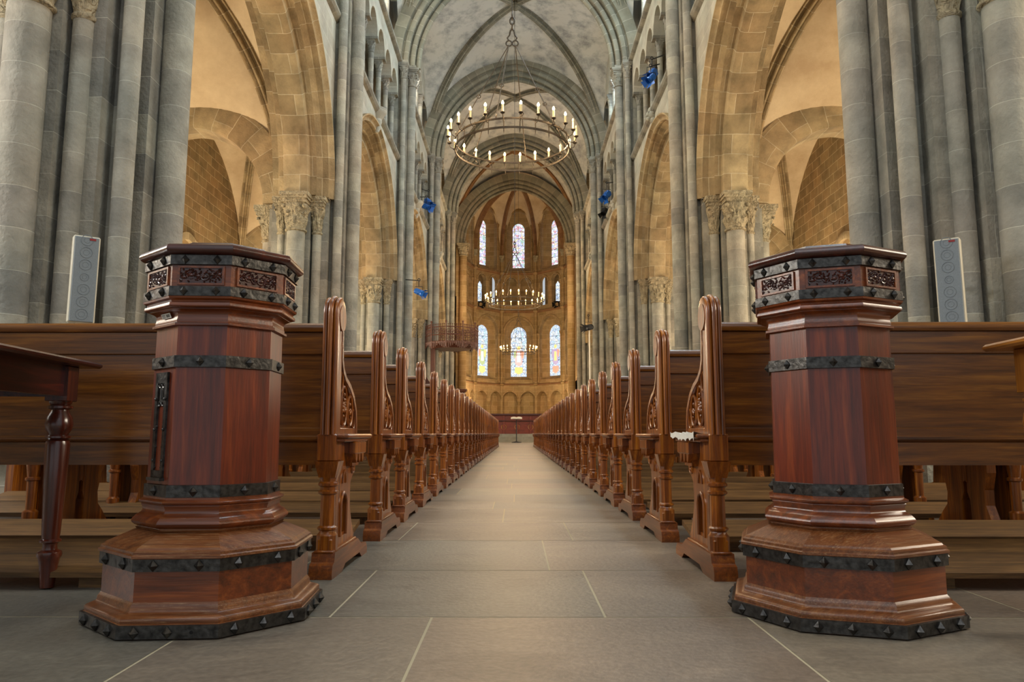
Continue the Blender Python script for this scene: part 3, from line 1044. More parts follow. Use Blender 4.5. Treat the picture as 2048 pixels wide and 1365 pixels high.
# ------------------------------------------------------------------ floor
def make_floor():
    rows = [-3.0, -2.0, -1.1, -.2, .62, 1.33, 2.02, 2.69, 3.43, 4.11, 4.83, 5.33, 5.95, 6.6, 7.25]
    y = 7.25
    r = random.Random(11)
    while y < 38.5:
        y += r.choice((.55, .62, .7, .75)); rows.append(y)
    fixed = {1.33: [-.80, -.22, .61], 2.02: [-.49, .236], 2.69: [.12], 3.43: [-.53, .26], 4.11: [-.07], 4.83: [-.147], 5.33: [-.01]}
    mb = MB(); tones = []
    x0, x1 = -9.75, 9.75
    g = 0.0032
    for a, b in zip(rows, rows[1:]):
        js = None
        for key in fixed:
            if abs(key - a) < .01: js = list(fixed[key])
        if js is None:
            js = [r.uniform(-.55, .55)]
            if r.random() < .4: js.append(js[0] + r.uniform(.7, .95))
        x = js[0]
        while x > x0 + .8:
            x -= r.uniform(.75, 1.25); js.insert(0, x)
        x = js[-1]
        while x < x1 - .8:
            x += r.uniform(.75, 1.25); js.append(x)
        js = [x0] + [q for q in js if x0 < q < x1] + [x1]
        for p, q in zip(js, js[1:]):
            mb.quad((p + g, a + g, 0), (q - g, a + g, 0), (q - g, b - g, 0), (p + g, b - g, 0)); tones.append(r.random())
    mb.quad((x0, rows[0], -.0008), (x1, rows[0], -.0008), (x1, rows[-1] + 20, -.0008), (x0, rows[-1] + 20, -.0008), None, 1); tones.append(.5)
    o = mb.build('floor', [M['slab'], M['mortar']])
    at = o.data.attributes.new('tone', 'FLOAT', 'FACE')
    at.data.foreach_set('value', tones)
    struct(o)
    mb = MB()
    for i in range(3):
        mb.box(-4.1, 4.1, 39.6 + i * .42, 60, 0.0 if i == 0 else .15 * i, .15 * (i + 1), bev=0)
    o = mb.build('choir_steps', M['nave_wall'])
    tag(o, 'three pale stone steps at the end of the central aisle', 'steps')


make_floor()

# ------------------------------------------------------------------ apse
AC = 0.25
AV = [(-4.02, 49.6), (-4.02, 51.3), (-3.34, 53.8), (-1.33, 55.9), (1.33, 55.9), (3.34, 53.8), (4.02, 51.3), (4.02, 49.6)]
AV = [(x + AC, y) for x, y in AV]
KEY = Vector((AC, 52.4, 18.75))


def facet(i):
    A = Vector((AV[i][0], AV[i][1], 0)); B = Vector((AV[i + 1][0], AV[i + 1][1], 0))
    L = (B - A).length
    d = (B - A).normalized()
    n = Vector((d.y, -d.x, 0))      # towards inside?
    mid = (A + B) / 2
    if (Vector((AC, 51.5, 0)) - mid).dot(n) < 0: n = -n
    out = -n

    def Pf(u, z, t):
        p = mid + d * u + out * t
        return (p.x, p.y, z)
    h = L / 2
    wa = min(1.06, h - .28)
    mb = MB()
    # blind arcade front skin and recess
    r = min(.56, h / 2 - .1)
    wall_over(mb, Pf, -h, h, [(-h / 2, r, r * 1.02, 3.02, 0), (h / 2, r, r * 1.02, 3.02, 0)], 0, 4.15, -.12, .26, 12)
    mb.quad(Pf(-h, 0, .25), Pf(h, 0, .25), Pf(h, 4.2, .25), Pf(-h, 4.2, .25), [(-h, 0), (h, 0), (h, 4.2), (-h, 4.2)])
    # main window stage : front opening, splay, inner
    zs, zb = 8.05, 4.5
    wall_over(mb, Pf, -h, h, [(0, wa, wa * 1.12, zs, zb)], 4.15, 9.75, 0, .25, 14)
    gw = .60
    ps = [(u, z) for u, z in arch_pts(wa, wa * 1.12, zs, 14, zs - zb)]
    gs = [(u, z) for u, z in arch_pts(gw, gw * 1.12, 7.95, 14, 7.95 - 4.78)]
    for (a, b, c, e) in zip(ps, ps[1:], gs[1:], gs):
        mb.quad(Pf(a[0], a[1], .25), Pf(b[0], b[1], .25), Pf(c[0], c[1], .62), Pf(e[0], e[1], .62))
    mb.quad(Pf(-wa, zb, .25), Pf(wa, zb, .25), Pf(gw, 4.78, .62), Pf(-gw, 4.78, .62))
    mb.quad(Pf(-h, 9.85, .3), Pf(h, 9.85, .3), Pf(h, 9.85, 1.0), Pf(-h, 9.85, 1.0))
    # gallery stage
    r2 = min(.42, h / 2 - .14)
    wall_over(mb, Pf, -h, h, [(-h * .42, r2, r2 * 1.02, 11.95, 10.15), (h * .42, r2, r2 * 1.02, 11.95, 10.15)], 9.75, 12.75, 0, .3, 10)
    mb.quad(Pf(-h, 9.8, 1.0), Pf(h, 9.8, 1.0), Pf(h, 12.75, 1.0), Pf(-h, 12.75, 1.0), [(-h, 9.8), (h, 9.8), (h, 12.75), (-h, 12.75)])
    # upper lancet stage
    ua = min(.92, h - .3)
    wall_over(mb, Pf, -h, h, [(0, ua, ua * 1.1, 16.6, 12.9)], 12.75, 18.6, 0, .3, 14)
    ps = [(u, z) for u, z in arch_pts(ua, ua * 1.1, 16.6, 12, 16.6 - 12.9)]
    gs = [(u, z) for u, z in arch_pts(.46, .5, 16.35, 12, 16.35 - 13.3)]
    for (a, b, c, e) in zip(ps, ps[1:], gs[1:], gs):
        mb.quad(Pf(a[0], a[1], .3), Pf(b[0], b[1], .3), Pf(c[0], c[1], .75), Pf(e[0], e[1], .75))
    mb.quad(Pf(-ua, 12.9, .3), Pf(ua, 12.9, .3), Pf(.46, 13.3, .75), Pf(-.46, 13.3, .75))
    o = mb.build('wall_apse', M['apse']); struct(o)
    # strings
    mb = MB()
    for z in (4.12, 9.72, 12.68):
        for (t0, z0, t1, z1) in ((0, z - .1, -.14, z - .04), (-.14, z - .04, -.16, z + .04), (-.16, z + .04, 0.02, z + .1)):
            mb.quad(Pf(-h, z0, t0), Pf(h, z0, t0), Pf(h, z1, t1), Pf(-h, z1, t1))
    o = mb.build('trim_%d' % (80 + i), M['rib_red'], None, None, 30); struct(o)
    # hood mouldings of the window stages
    mb = MB()
    ax = Vector(Pf(0, 0, 1)) - Vector(Pf(0, 0, 0))
    for (a, R, z, leg) in ((wa, wa * 1.12, zs, 3.3), (ua, ua * 1.1, 16.6, 3.4)):
        path = [Pf(u, zz, 0) for u, zz in arch_pts(a, R, z, 14, leg)]
        aa = ax if d.cross(ax).z > 0 else -ax
        mb.sweep(path, tuple(aa), [(.0, -.06), (.0, .06), (.13, .06), (.18, 0), (.13, -.06)], True, True)
    for c_ in (-h / 2, h / 2):
        path = [Pf(c_ + u, zz, -.12) for u, zz in arch_pts(r, r * 1.02, 3.02, 10)]
        mb.sweep(path, tuple(aa), [(.0, -.05), (.0, .05), (.07, .05), (.10, 0), (.07, -.05)], True, True)
    for c_ in (-h * .42, h * .42):
        path = [Pf(c_ + u, zz, 0) for u, zz in arch_pts(r2, r2 * 1.02, 11.95, 10)]
        mb.sweep(path, tuple(aa), [(.0, -.06), (.0, .06), (.07, .06), (.10, 0), (.07, -.06)], True, True)
    # colonnettes
    for c_, z0, z1, rr, t in [(-wa - .1, 4.3, 7.9, .07, -.05), (wa + .1, 4.3, 7.9, .07, -.05), (0, 10.05, 11.8, .08, .1), (-h * .42 - r2 - .06, 10.05, 11.8, .06, .02), (h * .42 + r2 + .06, 10.05, 11.8, .06, .02), (-ua - .08, 12.85, 16.4, .06, -.05), (ua + .08, 12.85, 16.4, .06, -.05)]:
        p = Pf(c_, 0, t)
        mb.lathe([(rr * 1.5, z0), (rr * 1.5, z0 + .08), (rr, z0 + .14), (rr, z1 - .2), (rr * 1.3, z1 - .15), (rr * 1.9, z1 + .02), (rr * 2.0, z1 + .1)], (p[0], p[1], 0), 12)
    p = Pf(0, 0, -.1); mb.lathe([(.05, 2.45), (.1, 2.62), (.2, 2.95), (.22, 3.03)], (p[0], p[1], 0), 12)
    o = mb.build('trim_%d' % (90 + i), M['apse'], None, None, 35); struct(o)
    # glass
    def glass(pts, t, name, mat):
        m2 = MB(); P = [Pf(u, z, t) for u, z in pts]
        i0 = m2.add(P); m2.face([i0 + q for q in range(len(P))], [(u, z) for u, z in pts])
        g = m2.build(name, mat); struct(g)
        return g
    low = arch_pts(.60, .66, 7.95, 12, 7.95 - 4.78)
    up = arch_pts(.46, .5, 16.35, 12, 16.35 - 13.3)
    g1 = glass(low, .61, 'window_%d' % (100 + i), M['st_b'])
    g2 = glass(up, .74, 'window_%d' % (110 + i), M['st_a'])
    if i in (2, 4):
        cc = (-h * .30) if i == 2 else (h * .30)
        gl = glass([((-.12 if i == 2 else -.28) + u, z) for u, z in [(0, 10.3), (.4, 10.3), (.4, 11.8), (.2, 12.05), (0, 11.8)]], .97, 'window_%d' % (120 + i), M['st_b'])
    # window bars, parts of the glass
    mb = MB()
    for z in [5.3 + .62 * q for q in range(5)]:
        P0, P1 = Pf(-.60, z, .59), Pf(.60, z, .59)
        mb.tube([P0, P1], .012, 5)
    mb.build('glazing_bar', M['black'], g1)
    mb = MB()
    for z in [13.9 + .58 * q for q in range(5)]:
        mb.tube([Pf(-.46, z, .72), Pf(.46, z, .72)], .014, 5)
    mb.build('glazing_bar', M['black'], g2)
    # figure panels in the lower lights of the three central facets
    if i in (2, 3, 4):
        cols = {2: ('g_red', 'g_green', 'g_yellow', 'g_teal'), 3: ('g_green', 'g_pink', 'g_red', 'g_yellow'), 4: ('g_blue', 'g_blue', 'g_red', 'g_yellow')}[i]
        def piece(poly, mat, nm, t=.57):
            m2 = MB(); P = [Pf(u, z, t) for u, z in poly]; Q = [Pf(u, z, t + .02) for u, z in poly]
            m2.loft([P, Q], True, True)
            m2.build(nm, M[mat], g1)
        piece([(.13 * math.cos(2 * PI * q / 12), 6.98 + .15 * math.sin(2 * PI * q / 12)) for q in range(12)], 'g_yellow', 'halo')
        piece([(-.26, 5.75), (-.30, 6.3), (-.18, 6.75), (.16, 6.78), (.3, 6.3), (.26, 5.7), (.0, 5.55)], cols[1], 'robe')
        piece([(-.36, 6.2), (-.38, 6.7), (-.2, 6.8), (-.2, 6.3)], cols[0], 'mantle', .56)
        piece([(.36, 6.15), (.4, 6.68), (.2, 6.8), (.2, 6.3)], cols[2], 'mantle', .56)
        piece([(-.12, 5.9), (-.1, 6.6), (.1, 6.6), (.14, 5.9)], 'g_white' if i != 4 else 'g_yellow', 'robe', .555)
        piece([(-.3, 5.1), (-.3, 5.5), (.3, 5.5), (.3, 5.1), (0, 4.95)], cols[3] if i == 3 else cols[2], 'base_panel')
    return Pf


for i in range(len(AV) - 1):
    facet(i)


def apse_column(p, k):
    t = thing('apse_shaft', 'tall thin shaft between apse windows, %s' % ['far left', 'left of the left window', 'left of the middle window', 'right of the middle window', 'right of the right window', 'far right'][k], 'column', (p[0], p[1], 0), 0, 'shafts at the corners of the apse')
    mb = MB(); mb.lathe([(.16, .4), (.16, .5), (.12, .6), (.12, 13.6)], (0, 0, 0), 14)
    for z in (4.12, 9.72, 12.68):
        mb.lathe([(.12, z - .1), (.2, z - .05), (.22, z + .05), (.13, z + .12)], (0, 0, 0), 14, False)
    mb.build('shaft', M['apse'], t, None, 40)
    mb = MB(); capital_mb(mb, 0, 0, .12, 13.6, .45, .18, 4, True, 24); mb.build('capital', M['carved'], t, None, 50)


for k in range(1, 7):
    x, y = AV[k]
    c = Vector((AC, 51.5, 0)); p = Vector((x, y, 0)); q = p + (c - p).normalized() * .1
    apse_column((q.x, q.y), k - 1)

# apse vault
def apse_vault():
    z0 = 14.0
    t = thing('apse_ribs', 'reddish brown ribs fanning over the apse to a central boss', 'vault rib', (KEY.x, KEY.y, 0))
    verts = AV[1:-1]
    rz = lambda q: z0 + (KEY.z - .15 - z0) * math.sqrt(max(0, 1 - (1 - q) ** 2))
    m = 26
    tt = [1 - math.cos(PI / 2 * i / m) for i in range(m + 1)]
    for x, y in verts:
        V = Vector((x, y, 0)); K = Vector((KEY.x, KEY.y, 0))
        d = (K - V).normalized()
        ax = d.cross(Vector((0, 0, 1)))
        if d.cross(ax).z < 0: ax = -ax
        path = []
        for q in tt:
            p = V.lerp(K, q)
            path.append((p.x - KEY.x, p.y - KEY.y, rz(q)))
        w = .13
        prof = [(.1, w), (-w * .8, w * .9), (-w * 1.3, w * .5), (-w * 1.8, w * .45), (-w * 2.1, 0), (-w * 1.8, -w * .45), (-w * 1.3, -w * .5), (-w * .8, -w * .9), (.1, -w)]
        mb = MB(); mb.sweep(path, tuple(ax), prof, True, True); mb.build('rib', M['rib_red'], t, None, 40)
    mb = MB(); mb.lathe([(0, -.45), (.2, -.42), (.34, -.3), (.36, -.1), (.2, 0)], (0, 0, KEY.z), 18, False); mb.build('boss', M['rib_red'], t, None, 40)
    mb = MB()
    allv = [AV[1]] + AV[2:-1]
    for a, b in zip(AV[1:-2], AV[2:-1]):
        A = Vector((a[0], a[1], 0)); B = Vector((b[0], b[1], 0)); K = Vector((KEY.x, KEY.y, 0))
        ns = 14
        grid = []
        for i in range(m + 1):
            q = tt[i]
            row = []
            for j in range(ns + 1):
                s = j / ns
                p = A.lerp(B, s).lerp(K, q)
                w = 1 - abs(2 * s - 1) ** 2.2
                ridge = 17.85 + (KEY.z - 17.85) * (q ** .8)
                z = rz(q) + max(0, ridge - rz(q)) * w
                row.append(mb.add([(p.x, p.y, z + .03)]))
            grid.append(row)
        for i in range(m):
            for j in range(ns):
                mb.face((grid[i][j], grid[i][j + 1], grid[i + 1][j + 1], grid[i + 1][j]))
    o = mb.build('ceiling', M['web_aisle'], None, None, 30); struct(o)


apse_vault()
transverse(49.5, 6, a=3.45, R=3.85, z0=13.35, mat='rib')
vault(PIERS[5], 49.5, xh=4.2, rise=5.2, rib='rib_red', label='diagonal stone ribs of the short choir bay')
vault(49.5, 54.9, xc=AC, xh=4.15, rise=5.4, rib='rib_red', web='web_aisle', label='cross ribs in front of the apse boss') if False else None
mb = MB()   # closing web between apse arch and boss
for s in (-1, 1):
    n = 16
    prev = None
    for i in range(n + 1):
        q = i / n
        a = PI / 2 * q
        x0 = 4.2 * math.cos(a); z0_ = 13.6 + 4.9 * math.sin(a)
        y1 = 51.3 + 1.1 * math.sin(a)
        cur = ((AC * .5 + s * x0, 49.5, z0_ + .2), (AC + s * 4.02 * math.cos(a), y1, 14.0 + 4.72 * math.sin(a)))
        if prev: mb.quad(prev[0], cur[0], cur[1], prev[1])
        prev = cur
o = mb.build('ceiling', M['web_aisle'], None, None, 40); struct(o)
# single columns carrying the apse arch
for s in (-1, 1):
    t = thing('apse_column', 'large round column carrying the apse arch on the %s' % side_word[s], 'column', (.1 + s * 3.66, 49.5, 0), 0, 'columns at the mouth of the apse')
    mb = MB(); mb.lathe([(.34, .4), (.34, .6), (.26, .75), (.25, 12.55)], (0, 0, 0), 24); mb.build('shaft', M['apse'], t, None, 40)
    mb = MB(); capital_mb(mb, 0, 0, .25, 12.55, .8, .38, 3); mb.build('capital', M['carved'], t, None, 50)

# ------------------------------------------------------------------ collection boxes (octagonal)
def oct_ring(a, z, rot=0.0):
    R = a / math.cos(PI / 8)
    return [(R * math.cos(rot + PI / 8 + k * PI / 4), R * math.sin(rot + PI / 8 + k * PI / 4), z) for k in range(8)]


def oct_mb(prof, mi=0):
    mb = MB(); mb.loft([oct_ring(a, z) for a, z in prof], True, True, mi)
    return mb


def arcprof(a0, z0, a1, z1, bulge, n=5):
    """curved profile between two points, bulging outward (+) or inward (-)"""
    out = []
    for i in range(n + 1):
        t = i / n
        a = a0 + (a1 - a0) * t; z = z0 + (z1 - z0) * t
        L = math.hypot(a1 - a0, z1 - z0)
        nx, nz = (z1 - z0) / L, -(a1 - a0) / L
        b = bulge * math.sin(PI * t)
        out.append((a + nx * b, z + nz * b))
    return out


stud_mesh = None


def make_box(loc, rz, label, lock):
    t = thing('collection_box', label, 'collection box', loc, rz, 'octagonal wooden boxes beside the aisle')
    wx, wz = M['walnut_x'], M['walnut_z']
    oct_mb([(.262, .0), (.275, .002), (.275, .034)] + arcprof(.272, .035, .262, .052, .006) + arcprof(.262, .052, .247, .068, -.006)[1:] + [(.244, .073), (.240, .078)]).build('plinth_moulding', M['worn'], t, None, 30)
    oct_mb([(.240, .076), (.240, .152)]).build('plinth', wx, t)
    oct_mb([(.246, .178), (.252, .181), (.252, .187), (.247, .190), (.247, .196), (.240, .199), (.236, .204), (.178, .231), (.172, .232), (.176, .237), (.172, .238), (.172, .242)]).build('sloping_top', M['worn'], t)
    oct_mb([(.170, .240)] + arcprof(.176, .242, .178, .266, .009, 6) + arcprof(.176, .269, .166, .296, -.009, 6) + [(.165, .298), (.170, .301)] + arcprof(.171, .302, .168, .309, .003, 4) + [(.162, .312), (.162, .318)]).build('shaft_base', wx, t, None, 30)
    oct_mb([(.156, .314), (.153, .768)]).build('shaft', wz, t)
    cap = [(.153, .760), (.164, .762), (.164, .768), (.158, .771), (.158, .775)] + arcprof(.158, .776, .173, .804, -.010, 6) + [(.173, .805)] + arcprof(.176, .807, .184, .818, .006, 5) + [(.178, .820), (.180, .825), (.187, .829), (.189, .834)]
    oct_mb(cap).build('capital', wx, t, None, 30)
    oct_mb([(.182, .832), (.182, .948)]).build('frieze', wx, t)
    oct_mb([(.188, .944)] + arcprof(.196, .946, .200, .968, .006, 6) + [(.194, .971), (.125, .979), (.125, .981), (.127, .987), (.122, .993), (.116, .994)] + [(.0001, .995)]).build('lid', M['walnut_dark'], t, None, 30)
    # iron bands with pyramid studs
    bands = [(.276, .003, .034, .006, 3, .028), (.241, .149, .180, .007, 2, .028), (.156, .316, .349, .006, 1, .025), (.154, .651, .683, .006, 1, .024), (.183, .834, .861, .006, 2, .024), (.183, .917, .944, .006, 2, .024)]
    for bi, (a, z0, z1, th, nst, ss) in enumerate(bands):
        b = oct_mb([(a, z0), (a + th, z0 + .001), (a + th, z1 - .001), (a, z1)]).build('iron_band', M['iron'], t)
        for k in range(8):
            ang = k * PI / 4
            side = 2 * a * math.tan(PI / 8)
            for j in range(nst):
                u = (j + .5) / nst - .5 if nst != 2 else (-.27 if j == 0 else .27)
                if lock and bi == 0 and k == 6 and j == 2:
                    continue
                u *= side
                m2 = MB()
                h = ss / 2
                zc = (z0 + z1) / 2
                c_ = h * .86
                m2.loft([[(0, -c_, 0), (0, 0, -h), (0, c_, 0), (0, 0, h)],
                         [(h * .22, -c_, 0), (h * .22, 0, -h), (h * .22, c_, 0), (h * .22, 0, h)],
                         [(h * .95, -h * .04, 0), (h * .95, 0, -h * .04), (h * .95, h * .04, 0), (h * .95, 0, h * .04)]], True, True)
                m2.xform(Matrix.Rotation(ang, 4, 'Z') @ Matrix.Translation((a + th, u, zc)))
                m2.build('stud', M['iron'], b)
    # carved frieze panels
    rnd = random.Random(5)
    mesh = None
    for k in range(8):
        if mesh is None:
            m2 = MB()
            w, h0, h1 = .054, .869, .909
            x0 = .1825
            for (ya, yb, za, zb) in ((-w - .006, w + .006, h0 - .005, h0), (-w - .006, w + .006, h1, h1 + .005), (-w - .006, -w, h0, h1), (w, w + .006, h0, h1)):
                m2.box(x0 - .002, x0 + .004, ya, yb, za, zb, 0)
            m2.box(x0 - .001, x0 + .0006, -w, w, h0, h1, 1)
            for q in range(90):
                yy = rnd.uniform(-w + .003, w - .003); zz = rnd.uniform(h0 + .003, h1 - .003)
                m2.ball((x0 + .001, yy, zz), rnd.uniform(.0018, .0032), 6, 4, 1, (1.6, 1, 1))
            for q in range(6):
                yc = -w + .01 + q * .018; zc = (h0 + h1) / 2 + rnd.uniform(-.006, .006)
                m2.tube([(x0 + .002, yc + .011 * math.cos(a), zc + .010 * math.sin(a)) for a in [j * .6 + q for j in range(8)]], .0016, 5, 1)
                m2.ball((x0 + .001, yc, zc), .008, 8, 5, 1, (.5, 1, .6))
            pa = m2.build('carved_panel', [M['walnut_x'], M['walnut_dark']], t, None, 50)
            mesh = pa
        else:
            pa = mesh.copy(); COL.objects.link(pa); pa.parent = t
        pa.rotation_euler = (0, 0, k * PI / 4)
    if lock:
        ang = math.radians(225)
        pl = MB(); x0 = .1545
        y0, y1 = -.034, .034; za, zb = .362, .640
        pl.box(x0, x0 + .006, y0, y0 + .014, za, zb); pl.box(x0, x0 + .006, y1 - .014, y1, za, zb)
        pl.box(x0, x0 + .006, y0, y1, zb - .028, zb); pl.box(x0, x0 + .006, y0, y1, za, za + .022)
        pl.box(x0, x0 + .014, y0 - .008, y1 + .004, za - .004, za + .004)
        for q in range(5):
            zz = za + .03 + q * .053
            pl.ball((x0 + .003, y0 + .014, zz), .004, 6, 4); pl.ball((x0 + .003, y1 - .014, zz), .004, 6, 4)
        pl.xform(Matrix.Rotation(ang, 4, 'Z'))
        p = pl.build('lock_plate', M['iron'], t)
        m2 = MB()
        m2.box(x0, x0 + .004, -.010, .010, .562, .602)
        for sy in (-1, 1):
            for sz in (-1, 1):
                m2.torus((x0 + .003, sy * .010, 0.582 + sz * .024), .006, .0022, 'X', 10, 5)
        m2.xform(Matrix.Rotation(ang, 4, 'Z')); m2.build('escutcheon', M['iron'], p)
        m2 = MB(); m2.box(x0 + .004, x0 + .005, -.003, .003, .570, .594); m2.xform(Matrix.Rotation(ang, 4, 'Z')); m2.build('keyhole', M['hole'], p)
        for sy in (-1, 1):
            for zz in (.41, .49, .57):
                m2 = MB(); m2.ball((x0 + .007, sy * .027, zz), .0045, 8, 5, 0, (.7, 1, 1)); m2.xform(Matrix.Rotation(ang, 4, 'Z')); m2.build('rivet', M['iron'], p, None, 60)
        m2 = MB()
        m2.box(-.0006, .0006, -.026, .026, -.007, .007, 0)
        for q in range(7):
            m2.box(.0006, .0009, .002 + q * .003, .0035 + q * .003, -.004, .004, 1)
        for q in range(3):
            m2.box(.0006, .0009, -.022, -.004, -.0045 + q * .0035, -.003 + q * .0035, 1)
        m2.xform(Matrix.Rotation(ang, 4, 'Z') @ Matrix.Translation((.1615, .008, .7905)) @ Matrix.Rotation(math.radians(24), 4, 'Y'))
        m2.build('paper_sticker', [M['white'], M['black']], t)
        m2 = MB()
        m2.lathe([(.004, 0), (.004, .001)], (0, 0, 0), 10); m2.xform(Matrix.Translation((.055, -.2825, .018)) @ Matrix.Rotation(PI / 2, 4, 'X')); m2.build('stud_hole', M['hole'], t)
    return t


make_box((-.832, 2.075, 0), math.radians(3.8), 'octagonal walnut collection box with iron bands, left of the aisle, with a lock plate', True)
make_box((.888, 2.100, 0), math.radians(27), 'octagonal walnut collection box with iron bands, right of the aisle', False)

# ------------------------------------------------------------------ tables
def turned_leg(mb, x, y, ztop, r=.027):
    prof = [(.010, 0), (.020, .004), (.022, .02), (.026, .07), (.030, .092), (.036, .105), (.034, .115), (.022, .122), (.020, .135), (.022, .142), (.031, .147), (.031, .152), (.024, .156),
            (.026, .17), (.033, .34), (.0355, .455), (.033, .468), (.026, .472), (.036, .478), (.036, .484), (.028, .488), (.030, .494), (.037, .505), (.040, .522), (.036, .545), (.027, .562), (.025, .57), (.036, .575), (.036, .582), (.028, .586), (.032, .592), (.034, .6)]
    mb.lathe([(a * r / .027, z / .6 * ztop) for a, z in prof], (x, y, 0), 20)


def make_table(loc, rz, w, l, zt, mats, label, sgn):
    """corner of the top at the origin; extends sgn*x by w and -y by l"""
    t = thing('side_table', label, 'table', loc, rz)
    top, leg, ap = mats
    mb = MB(); mb.box(0, sgn * w, -l, 0, zt - .018, zt, bev=.006); mb.build('table_top', top, t, None, 30)
    o = .085
    for (ix, iy) in ((0, 0), (1, 0), (0, 1), (1, 1)):
        x = sgn * (o + ix * (w - 2 * o)); y = -(o + iy * (l - 2 * o))
        mb = MB(); turned_leg(mb, x, y, zt - .128)
        mb.box(x - .034, x + .034, y - .034, y + .034, zt - .13, zt - .018, bev=.002)
        mb.build('leg', leg, t, None, 40)
    mb = MB()
    mb.box(sgn * (o - .022), sgn * (o - .002), -(l - o), -o, zt - .115, zt - .018)
    mb.box(sgn * (w - o + .002), sgn * (w - o + .022), -(l - o), -o, zt - .115, zt - .018)
    mb.box(sgn * o, sgn * (w - o), -o - .01, -o + .01, zt - .115, zt - .018)
    mb.box(sgn * o, sgn * (w - o), -(l - o) - .01, -(l - o) + .01, zt - .115, zt - .018)
    mb.build('apron', ap, t)
    return t


make_table((-1.385, 2.47, 0), math.radians(6), 1.1, 1.05, .712, (M['mahogany'], M['mahogany_z'], M['mahogany']), 'dark mahogany side table with turned legs at the left edge of the photo', -1)
make_table((1.235, 1.955, 0), math.radians(-5), 1.1, .85, .712, (M['honey_top'], M['honey'], M['mahogany']), 'honey oak side table with turned legs at the right edge of the photo', 1)

# ------------------------------------------------------------------ pews
# local frame: x=0 the aisle face of the end, body towards +x ; y=0 the near (west) edge, seat faces +y
PEW_LEN = 2.72


